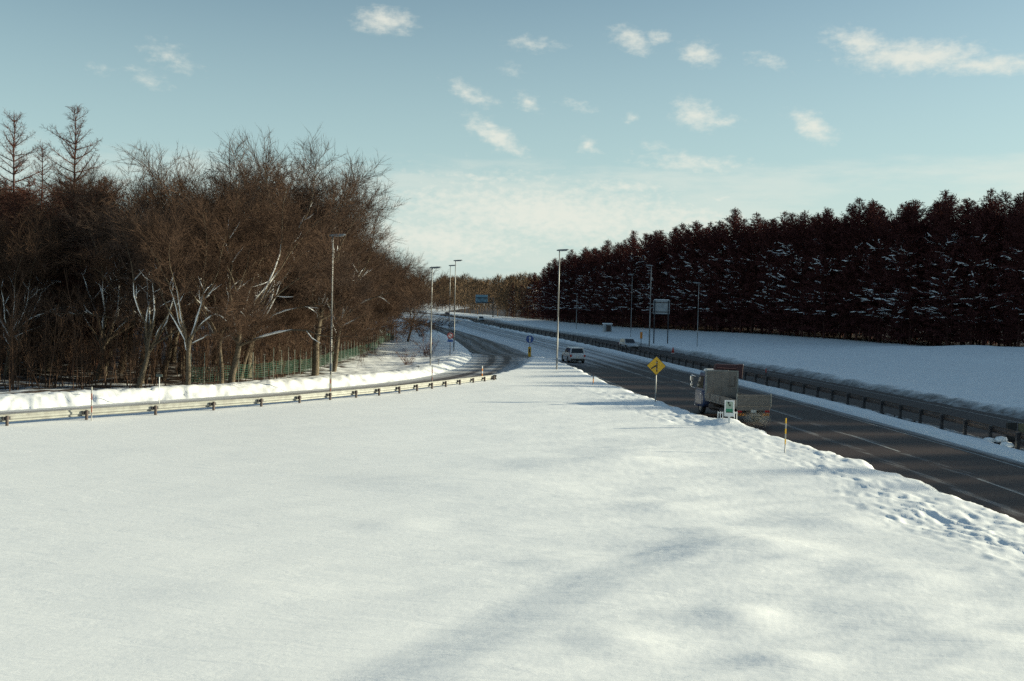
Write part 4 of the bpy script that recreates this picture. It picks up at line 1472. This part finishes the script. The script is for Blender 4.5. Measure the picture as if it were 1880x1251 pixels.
def far_furniture():
    # back of a large sign on two posts beyond the road
    b = gnd(1213, 623, 1.1); y = b[1]
    z0 = tz(b[0], y)
    zt, zb = at_y(1213, 551, y)[2] - z0, at_y(1213, 577, y)[2] - z0
    w = 30 / FPX * y
    root = empty('large_road_sign', (b[0], y, z0), R(-6))
    tag(root, 'large grey sign seen from behind on two posts, before the plantation', 'sign')
    for s in (-1, 1):
        MB().cyl((s * w * .42, 0, -.5), (s * w * .42, 0, zt - .1), .09, n=10).build('post', M['dark'], root, smooth=True)
    pl = MB().box((0, .15, (zt + zb) / 2), (w, .06, zt - zb)).build('panel', M['signback'], root, bevel=.02)
    for t in (.15, .82):
        MB().box((0, .09, zb + (zt - zb) * t), (w * .96, .06, .12)).build('stiffener', M['dark'], pl)
    for s in (-.42, .42):
        MB().box((s * w, .10, (zt + zb) / 2), (.16, .04, (zt - zb) * .9)).build('upright', M['dark'], pl)
    MB().box((0, .15, zt + .05), (w * .9, .10, .10)).build('snow_cap', M['snow'], root, bevel=.03)

    # orange marker board
    b = gnd(1177, 628, .9); z0 = tz(b[0], b[1]); y = b[1]
    root = empty('marker_board', (b[0], y, z0))
    tag(root, 'small orange marker board on a short post beside the far street lamp', 'marker')
    h1, h0 = at_y(1177, 610, y)[2] - z0, at_y(1177, 622, y)[2] - z0
    MB().cyl((0, .04, -.4), (0, .04, h1), .05, n=8).build('post', M['dark'], root)
    MB().box((0, 0, (h0 + h1) / 2), (.36, .06, h1 - h0)).build('board', M['orange'], root, bevel=.02)

    # equipment cabinet with a cap of snow
    b = gnd(1115, 606, 1.0); z0 = tz(b[0], b[1]); y = b[1]
    w = 17 / FPX * y; hh = at_y(1115, 594, y)[2] - z0
    root = empty('equipment_cabinet', (b[0], y, z0), R(10))
    tag(root, 'grey roadside cabinet capped with snow at the foot of the plantation', 'cabinet')
    MB().box((0, 0, hh * .45), (w * .86, 1.2, hh * .9 + .3)).build('body', M['signback'], root, bevel=.03)
    MB().box((w * .05, -.62, hh * .45), (w * .5, .04, hh * .7)).build('door', M['galv_dark'], root)
    MB().box((0, 0, hh * .97), (w, 1.4, .22)).build('snow_cap', M['snow'], root, bevel=.09)

    # traffic cone on the opposite verge
    b = gnd(1169, 647, .05); y = b[1]
    xx = float(XO(y)) - .6
    root = empty('traffic_cone', (xx, y, 0))
    tag(root, 'pale traffic cone at the far edge of the opposite carriageway', 'cone')
    MB().cyl((0, 0, .05), (0, 0, .85), .20, .05, 12).build('cone', M['red'], root, smooth=True)
    MB().cyl((0, 0, .30), (0, 0, .52), .152, .105, 12).build('white_band', M['white'], root, smooth=True)
    MB().box((0, 0, .03), (.5, .5, .06)).build('base', M['white'], root, bevel=.01)

    # cantilever guide sign far up the road
    b = gnd(905, 584, .2); y = b[1]; z0 = tz(b[0], y)
    root = empty('overhead_sign', (b[0], y, z0))
    tag(root, 'pale blue overhead direction sign on a single-post gantry far up the road', 'sign')
    top = at_y(905, 547.5, y)[2] - z0; arm2 = at_y(905, 556, y)[2] - z0
    pl, pr = at_y(873, 549, y)[0] - b[0], at_y(895.5, 549, y)[0] - b[0]
    pt, pb = at_y(884, 541.5, y)[2] - z0, at_y(884, 557, y)[2] - z0
    MB().cyl((0, 0, -.5), (0, 0, top + .1), .22, n=10).build('post', M['dark'], root, smooth=True)
    for z in (top, arm2):
        MB().cyl((0, 0, z), (pl + .3, 0, z), .15, n=8).build('arm', M['dark'], root)
    for k in range(6):
        x0 = pl + .3 + (0 - pl - .3) * k / 6; x1 = pl + .3 + (0 - pl - .3) * (k + 1) / 6
        MB().cyl((x0, 0, top if k % 2 else arm2), (x1, 0, arm2 if k % 2 else top), .06, n=6).build('brace', M['dark'], root)
    MB().box(((pl + pr) / 2, .35, (pt + pb) / 2), (pr - pl, .1, pt - pb)).build('panel', M['blue_back'], root, bevel=.03)

    # snow-covered boxes at the median by the right edge of the picture
    for px, py, s, lab in ((1816, 803, .30, 'left lump of ice-capped debris by the median rail at the right edge'), (1838, 804, .34, 'middle lump of ice-capped debris by the median rail at the right edge'), (1849, 812, .30, 'right lump of ice-capped debris by the median rail at the right edge')):
        b = gnd(px, py, .3)
        rng = np.random.default_rng(int(px))
        root = empty('snow_lump', (b[0], b[1], tz(b[0], b[1])))
        tag(root, lab, 'snow lump', 'lumps by the median rail')
        rings = []
        for k in range(5):
            a = k / 4 * math.pi
            rings.append([((s * math.sin(a) + .015) * math.cos(q) * rng.uniform(.8, 1.2), (s * math.sin(a) + .015) * math.sin(q) * rng.uniform(.8, 1.2), .16 + s * .6 * -math.cos(a)) for q in np.linspace(0, 6.283, 9)[:-1]])
        MB().loft(rings).build('lump', M['snow'], root, smooth=True)
        MB().box((0, 0, .02), (s * 1.5, s * 1.4, .12), .3).build('dirt_base', M['truckframe'], root, bevel=.02)
    # end of a yellowish barrier board at the right edge
    b = gnd(1884, 806, .1); y = b[1]
    root = empty('barrier_board', (b[0] + .35, y, 0), R(-6))
    tag(root, 'pale yellow barrier board cut by the right edge of the picture', 'barrier')
    MB().box((0, 0, .62), (1.5, .08, .55)).build('board', mat('faded_yellow', (.16, .145, .09), .6, vary=.2), root, bevel=.01)
    for s in (-1, 1): MB().box((s * .62, .08, .3), (.09, .07, 1.0)).build('leg', M['dark'], root)
    MB().box((-1.05, .1, .45), (.45, .3, .95)).build('sand_box', M['plastic'], root, bevel=.03)


# ------------------------------------------------------------------ net fence below the left wood
def net_fence():
    root = empty('net_fence', (0, 0, 0))
    tag(root, 'green net fence on thin posts along the foot of the left wood', 'fence')
    pts = [(-21.5, 65.4), (-19.9, 67.2), (-18.6, 69.6), (-17.8, 73), (-17.3, 80), (-17.0, 90), (-16.7, 102), (-16.6, 116), (-16.8, 132), (-17.2, 150)]
    q = smooth_path([(p[0], p[1], 0) for p in pts], 1.9)
    mesh = None
    prev = None
    for i, p in enumerate(q):
        z0 = tz(p[0], p[1])
        if mesh is None:
            o = MB().cyl((0, 0, -.5), (0, 0, 2.15), .028, n=6).build('post', M['fpost'], root); mesh = o.data
        else:
            o = link('post', mesh, root)
        o.location = (p[0], p[1], z0)
        o.scale = (1, 1, .9 + .2 * rt.random())
        if prev is not None:
            # net: a grid of strands between two posts, sagging a little
            a, za = prev
            net = MB()
            lo, hi = .35, 1.35
            n = 8
            def pt(u, v):
                sag = -.10 * math.sin(u * math.pi) * v
                return (a[0] + (p[0] - a[0]) * u, a[1] + (p[1] - a[1]) * u, (za + (z0 - za) * u) + lo + (hi - lo) * v + sag)
            for k in range(7):
                for j in range(4):
                    A, B = pt(j / 4, k / 6), pt((j + 1) / 4, k / 6)
                    net.cyl(A, B, .009, n=3, caps=False)
            for k in range(n + 1):
                net.cyl(pt(k / n, 0), pt(k / n, 1), .009, n=3, caps=False)
            ob = net.build('net', M['net'], root)
        prev = (p, z0)


# ------------------------------------------------------------------ vehicles
def rrect(y, w, z0, z1, r=.08):
    """rounded cross-section of a body, in the plane at y"""
    pts = []
    for cx, cz, a0 in ((w - r, z0 + r, -90), (w - r, z1 - r, 0), (-w + r, z1 - r, 90), (-w + r, z0 + r, 180)):
        for k in range(3):
            a = R(a0 + 45 * k)
            pts.append((cx + r * math.cos(a), y, cz + r * math.sin(a)))
    return pts


def wheel(root, x, y, r, w, side):
    t = MB()
    n = 20
    prof = [(-w / 2, r * .62), (-w / 2, r * .93), (-w * .38, r), (w * .38, r), (w / 2, r * .93), (w / 2, r * .62)]
    rings = [[(x + px, y + pr * math.cos(2 * math.pi * i / n), r + pr * math.sin(2 * math.pi * i / n)) for i in range(n)] for px, pr in prof]
    tyre = t.loft(rings).build('wheel', M['tyre'], root, smooth=False)
    o = w / 2 * side
    rim = MB()
    rim.cyl((x + o * .8, y, r), (x + o * 1.02, y, r), r * .6, r * .56, 16)
    for k in range(5):
        a = k * 2 * math.pi / 5
        rim.box((x + o * 1.03, y + math.cos(a) * r * .3, r + math.sin(a) * r * .3), (.02, .06, .06))
    rim.build('rim', M['rim'], tyre)


def passenger_car(loc, rz, label, paint, L=4.6, W=1.8, H=1.68, hatch=True, group=None, name='car', glass=None):
    root = empty(name, loc, rz)
    tag(root, label, 'car', group)
    hw = W / 2
    belt = H * .60
    y0, y1 = -L / 2, L / 2
    secs = [(y0, hw * .86, .42, belt * .86), (y0 + .08, hw * .95, .30, belt * .98), (y0 + .5, hw, .24, belt), (y0 + L * .45, hw, .22, belt), (y0 + L * .70, hw, .22, belt * .99),
            (y1 - .75, hw * .98, .22, belt * .90), (y1 - .2, hw * .93, .24, belt * .80), (y1, hw * .80, .34, belt * .66)]
    MB().loft([rrect(y, w, a, b, .09) for y, w, a, b in secs]).build('body', paint, root, smooth=True)
    # greenhouse
    gy0, gy1 = y0 + (.14 if hatch else .85), y0 + L * .70
    ty0, ty1 = gy0 + (.32 if hatch else .55), gy1 - .85
    bw, tw = hw * .93, hw * .76
    def gh(y, w, z): return [(-w, y, z), (w, y, z)]
    bz, t_z = belt - .03, H
    mb = MB()
    b = [(-bw, gy0, bz), (bw, gy0, bz), (bw, gy1, bz), (-bw, gy1, bz)]
    t = [(-tw, ty0, t_z - .02), (tw, ty0, t_z - .02), (tw, ty1, t_z), (-tw, ty1, t_z)]
    cab = mb.hexa(b, t).build('cabin', paint, root, bevel=.05)
    B, T = [np.array(p) for p in b], [np.array(p) for p in t]
    def pane(i, j, u0, u1, v0, v1, nm):
        def P(u, v): return (B[i] * (1 - u) + B[j] * u) * (1 - v) + (T[i] * (1 - u) + T[j] * u) * v
        q = [P(u0, v0), P(u1, v0), P(u1, v1), P(u0, v1)]
        n = np.cross(q[1] - q[0], q[3] - q[0]); n /= np.linalg.norm(n)
        c = sum(q) / 4
        if n @ (c - np.array([0, (gy0 + gy1) / 2, 1.2])) < 0: n = -n
        MB().hexa([p - n * .02 for p in q], [p + n * .008 for p in q]).build(nm, glass or M['glass'], cab)
    pane(0, 1, .08, .92, .16, .86, 'rear_window')
    pane(2, 3, .05, .95, .10, .92, 'windscreen')
    for i, j in ((1, 2), (3, 0)):
        for u0, u1 in ((.07, .29), (.33, .60), (.64, .92)):
            pane(i, j, u0, u1, .18, .86, 'side_window')
    wb = L * .29
    for sx in (-1, 1):
        for sy in (-1, 1):
            wheel(root, sx * (hw - .10), sy * wb + .05, .33, .22, sx)
            MB().cyl((sx * (hw - .02), sy * wb + .05, .36), (sx * (hw + .012), sy * wb + .05, .36), .385, n=20).build('wheel_arch', M['plastic'], root)
        MB().box((sx * hw * .84, y0 + .06, belt * .80), (.22, .14, .24)).build('tail_light', M['lightred'], root, bevel=.02)
        MB().box((sx * hw * .70, y1 - .12, belt * .66), (.36, .2, .15)).build('headlight', M['lightwhite'], root, bevel=.03)
        m = MB().box((sx * (hw + .10), gy1 - .55, belt + .06), (.2, .10, .14)).build('door_mirror', paint, root, bevel=.02)
        MB().box((sx * (hw + .10), gy1 - .605, belt + .06), (.16, .01, .10)).build('glass', M['chrome'], m)
    MB().box((0, y0 + .04, .40), (W * .86, .16, .22)).build('rear_bumper', M['plastic'], root, bevel=.03)
    MB().box((0, y1 - .04, .38), (W * .82, .16, .20)).build('front_bumper', M['plastic'], root, bevel=.03)
    MB().box((0, y0 - .012, belt * .68), (.36, .02, .17)).build('number_plate', M['plate'], root)
    MB().box((0, y1 - .03, belt * .50), (W * .5, .08, .14)).build('grille', M['plastic'], root, bevel=.01)
    return root


def small_truck():
    tail = at_y(1382, 768, 57.4)
    x0, yy = tail[0] + .02, 57.4
    rz = R(10.5)
    root = empty('flatbed_truck', (x0, yy, 0), rz)
    tag(root, 'small flatbed truck with blue cab, tall grey headboard and folded dark crane, driving away', 'truck')
    # local frame: y forward from the tailgate
    W, Lb = 2.05, 4.75
    hw = W / 2
    fl = 1.02
    fr = MB()
    for s in (-1, 1): fr.box((s * .38, Lb / 2 + .7, .66), (.09, Lb + 1.9, .20))
    for k in range(6): fr.box((0, .4 + k * 1.0, .66), (.68, .08, .14))
    fr.build('chassis', M['truckframe'], root)
    MB().box((0, Lb / 2, fl - .07), (W, Lb, .14)).build('bed_floor', M['truckbed'], root, bevel=.01)
    # drop sides in three boards each, tailgate, corner posts
    for s in (-1, 1):
        for k in range(3):
            a, b = .06 + k * (Lb - .12) / 3, .06 + (k + 1) * (Lb - .12) / 3 - .03
            sd = MB().box((s * (hw + .012), (a + b) / 2, fl + .18), (.035, b - a, .36)).build('drop_side', M['truckbed'], root, bevel=.008)
            MB().box((s * (hw + .036), (a + b) / 2, fl + .18), (.014, .10, .30)).build('hinge', M['galv_dark'], sd)
    gate = MB().box((0, -.025, fl + .33), (W - .08, .04, .64)).build('tailgate', M['truckbed'], root, bevel=.01)
    for z in (.10, .32, .54): MB().box((0, -.052, fl + z), (W - .14, .016, .035)).build('gate_rib', M['truckbed'], gate)
    for s in (-1, 1): MB().box((s * (hw - .01), -.03, fl + .34), (.07, .07, .74)).build('corner_post', M['galv'], root, bevel=.008)
    # tall headboard with frame
    hb_z = 2.66
    hb = MB().box((0, Lb - .02, (fl + hb_z) / 2), (W - .06, .05, hb_z - fl)).build('headboard', M['truckbed'], root, bevel=.01)
    for s in (-1, 1): MB().box((s * (hw - .02), Lb - .02, (fl + hb_z) / 2 + .02), (.08, .09, hb_z - fl + .04)).build('frame_post', M['galv'], hb)
    MB().box((0, Lb - .02, hb_z + .02), (W - .12, .08, .06)).build('frame_top', M['galv'], hb)
    for x in (-.5, 0, .5): MB().box((x, Lb - .055, (fl + hb_z) / 2), (.05, .03, hb_z - fl - .2)).build('rib', M['truckbed'], hb)
    MB().box((.6, Lb - .07, fl + .75), (.45, .02, .03)).box((.82, Lb - .07, fl + 1.05), (.03, .02, .6)).build('strap_hook', M['truckframe'], hb)
    MB().box((-.2, Lb - .35, fl + .07), (.9, .4, .14), .15).box((.5, Lb - .5, fl + .05), (.5, .3, .10), -.2).build('tarpaulin', M['truckframe'], root, bevel=.03)
    # rear frame: bumper, chevron boards, lamps, plate
    MB().box((0, .03, .86), (W - .1, .10, .16)).build('rear_sill', M['truckbed'], root, bevel=.01)
    for s in (-1, 1): MB().box((s * .55, .10, .70), (.06, .06, .36)).build('bumper_bracket', M['truckframe'], root)
    bp = MB().box((0, .02, .55), (W - .14, .06, .17)).build('rear_bumper', M['truckbed'], root, bevel=.008)
    for s in (-1, 1):
        MB().box((s * .70, -.018, .55), (.48, .012, .14)).build('chevron_board', M['orange'], bp)
        for k in range(3):
            c = s * .70 + (k - 1) * .15
            MB().slab([(c - .06, .483), (c - .01, .483), (c + .06, .617), (c + .01, .617)], -.030, -.0245).build('chevron_stripe', M['black'], bp)
        MB().box((s * .82, -.01, .73), (.26, .06, .11)).build('tail_light', M['lightred'], root, bevel=.01)
        MB().box((s * (hw - .12), 1.05, .45), (.34, .02, .5)).build('mudflap', M['plastic'], root)
    MB().box((0, -.03, .74), (.33, .02, .16)).build('number_plate', M['plate'], root)
    # side guards and tank
    for s in (-1, 1):
        MB().box((s * (hw - .06), 2.9, .62), (.04, 1.9, .08)).box((s * (hw - .06), 2.9, .42), (.04, 1.9, .08)).build('side_guard', M['galv_dark'], root)
    MB().cyl((-.72, 3.6, .60), (-.72, 4.4, .60), .24, n=14).build('fuel_tank', M['galv_dark'], root, smooth=False)
    # cab
    c0, c1 = Lb + .16, Lb + 1.92
    cw = hw * .98
    lower = [(c0, cw, .62, 1.45), (c0 + .3, cw, .42, 1.47), (c1 - .35, cw, .40, 1.45), (c1, cw * .96, .42, 1.30)]
    MB().loft([rrect(y, w, a, b, .07) for y, w, a, b in lower]).build('cab_body', M['truckblue'], root, smooth=True)
    b = [(-cw * .98, c0, 1.40), (cw * .98, c0, 1.40), (cw * .96, c1 - .06, 1.32), (-cw * .96, c1 - .06, 1.32)]
    t = [(-cw * .88, c0 + .03, 2.52), (cw * .88, c0 + .03, 2.52), (cw * .86, c1 - .55, 2.56), (-cw * .86, c1 - .55, 2.56)]
    up = MB().hexa(b, t).build('cab_top', M['truckblue'], root, bevel=.07)
    def sidewin(s):
        x = lambda z: s * (cw * .98 - (z - 1.4) * cw * .10 / 1.1 + .012)
        q = [(c0 + .38, 1.56), (c1 - .30, 1.56), (c1 - .62, 2.30), (c0 + .42, 2.30)]
        MB().hexa([(x(z) - s * .03, y, z) for y, z in q], [(x(z), y, z) for y, z in q]).build('side_window', M['glass'], up)
    sidewin(-1); sidewin(1)
    MB().hexa([(-cw * .86, c1 - .09, 1.46), (cw * .86, c1 - .09, 1.46), (cw * .80, c1 - .42, 2.36), (-cw * .80, c1 - .42, 2.36)],
              [(-cw * .86, c1 - .05, 1.46), (cw * .86, c1 - .05, 1.46), (cw * .80, c1 - .385, 2.36), (-cw * .80, c1 - .385, 2.36)]).build('windscreen', M['glass'], up)
    MB().box((0, c0 + .75, 2.66), (1.5, .5, .16)).build('roof_deflector', M['carwhite'], up, bevel=.06)
    MB().box((0, c1 + .02, .52), (cw * 1.9, .14, .30)).build('front_bumper', M['white'], root, bevel=.04)
    for s in (-1, 1):
        MB().box((s * .72, c1 + .01, .86), (.36, .08, .22)).build('headlight', M['lightwhite'], root, bevel=.03)
        d = MB().box((s * (cw + .006), c0 + 1.0, 1.0), (.012, 1.05, .82)).build('door', M['truckblue'], root, bevel=.004)
        MB().box((s * (cw + .022), c0 + .6, 1.22), (.02, .16, .04)).build('handle', M['chrome'], d)
        # tall chrome mirrors on arms
        mr = MB().tube([(s * cw * .97, c1 - .10, 2.2), (s * (cw + .16), c1 + .08, 2.30), (s * (cw + .17), c1 + .08, 1.55), (s * cw * .99, c1 - .10, 1.5)], .016, 6).build('mirror_arm', M['chrome'], root)
        MB().box((s * (cw + .17), c1 + .06, 2.08), (.20, .08, .34)).build('mirror', M['chrome'], mr, bevel=.03)
        MB().box((s * (cw + .16), c1 + .06, 1.70), (.18, .08, .18)).build('lower_mirror', M['chrome'], mr, bevel=.03)
        wheel(root, s * (hw - .17), c1 - 1.0, .38, .24, s)
        wheel(root, s * (hw - .20), 1.45, .38, .34, s)
        MB().box((s * (hw - .17), c1 - 1.0, .82), (.3, .95, .06)).build('mudguard', M['plastic'], root, bevel=.02)
    # folding loader crane stowed across the truck between cab and headboard
    cy = Lb + .10
    cr = MB().box((0, cy, 1.75), (.34, .26, 1.7)).build('crane_column', M['crane'], root, bevel=.02)
    MB().hexa([(-.48, cy - .13, 2.74), (1.22, cy - .13, 2.72), (1.22, cy + .13, 2.72), (-.48, cy + .13, 2.74)], [(-.40, cy - .12, 3.10), (1.20, cy - .12, 3.06), (1.20, cy + .12, 3.06), (-.40, cy + .12, 3.10)]).build('crane_boom', M['crane'], cr, bevel=.02)
    MB().hexa([(.98, cy - .16, 2.28), (1.30, cy - .16, 2.22), (1.30, cy + .16, 2.22), (.98, cy + .16, 2.28)], [(.92, cy - .15, 3.08), (1.36, cy - .15, 3.10), (1.36, cy + .15, 3.10), (.92, cy + .15, 3.08)]).build('crane_jib', M['crane'], cr, bevel=.03)
    MB().cyl((-.35, cy - .15, 2.86), (.9, cy - .15, 2.80), .05, n=8).build('crane_ram', M['crane'], cr)
    MB().box((1.40, cy, 3.06), (.05, .12, .08)).build('crane_lamp', M['white'], cr)
    return root


def vehicles():
    small_truck()
    p = gnd(1052, 667, 0)
    passenger_car((p[0] + .1, p[1] + 2.0, 0), R(9.5), 'white estate car driving away past the lamp on the field tip', M['carwhite'], 4.7, 1.82, 1.72)
    y = 150
    passenger_car((float(XM(y)) + 3.0, y, 0), R(180 + 11), 'silver car coming towards us behind the median rail, left of the orange marker board', M['cargrey'], 4.5, 1.78, 1.55, hatch=True)
    for px, y, paint, lab in ((895, 330, 'cargrey', 'distant silver car on the far road below the overhead direction sign'), (834, 430, 'carblack', 'distant dark car behind the two close lamps')):
        passenger_car((float(XM(y)) + 2.7, y, 0), R(180 + 10), lab, M[paint], 4.5, 1.8, 1.6)
    y = 560
    passenger_car((float(XM(y)) + 2.7, y, 0), R(180 + 14), 'farthest car, a speck where the road bends out of sight', M['carblack'], 4.6, 1.8, 1.6)


def exhaust():
    # sunlit exhaust and road spray hanging behind the truck
    m = bpy.data.materials.new('exhaust_vapour'); m.use_nodes = True
    nt = m.node_tree; nt.nodes.clear()
    out = nt.nodes.new('ShaderNodeOutputMaterial'); v = nt.nodes.new('ShaderNodeVolumePrincipled')
    v.inputs['Color'].default_value = (.95, .93, .82, 1); v.inputs['Anisotropy'].default_value = .2
    tc = nt.nodes.new('ShaderNodeTexCoord'); nz = nt.nodes.new('ShaderNodeTexNoise'); nz.inputs['Scale'].default_value = 2.5; nz.inputs['Detail'].default_value = 3
    nt.links.new(tc.outputs['Object'], nz.inputs['Vector'])
    ln = nt.nodes.new('ShaderNodeVectorMath'); ln.operation = 'LENGTH'
    sc = nt.nodes.new('ShaderNodeVectorMath'); sc.operation = 'MULTIPLY'; sc.inputs[1].default_value = (1 / .85, 1 / 1.3, 1 / .5)
    nt.links.new(tc.outputs['Object'], sc.inputs[0]); nt.links.new(sc.outputs[0], ln.inputs[0])
    mr = nt.nodes.new('ShaderNodeMapRange'); mr.inputs[1].default_value = 1.0; mr.inputs[2].default_value = .1; mr.inputs[4].default_value = .5
    nt.links.new(ln.outputs['Value'], mr.inputs[0])
    mu = nt.nodes.new('ShaderNodeMath'); mu.operation = 'MULTIPLY'; nt.links.new(mr.outputs[0], mu.inputs[0]); nt.links.new(nz.outputs[0], mu.inputs[1])
    nt.links.new(mu.outputs[0], v.inputs['Density']); nt.links.new(v.outputs[0], out.inputs['Volume'])
    rings = []
    for k in range(9):
        a = k / 8 * math.pi
        rr = math.sin(a) + .01
        rings.append([(.85 * rr * math.cos(q), 1.3 * rr * math.sin(q), -.5 * math.cos(a)) for q in np.linspace(0, 2 * math.pi, 17)[:-1]])
    o = MB().loft(rings).build('exhaust_cloud', m)
    p = at_y(1388, 779, 55.2)
    o.location = (p[0], p[1], .55)
    tag(o, 'pale puff of exhaust low behind the truck', 'exhaust', kind='stuff')


build_slip_rail()
build_median_rail()
lamps()
diamond_sign()
telephone_sign()
poles()
round_signs()
far_furniture()
net_fence()
vehicles()
exhaust()
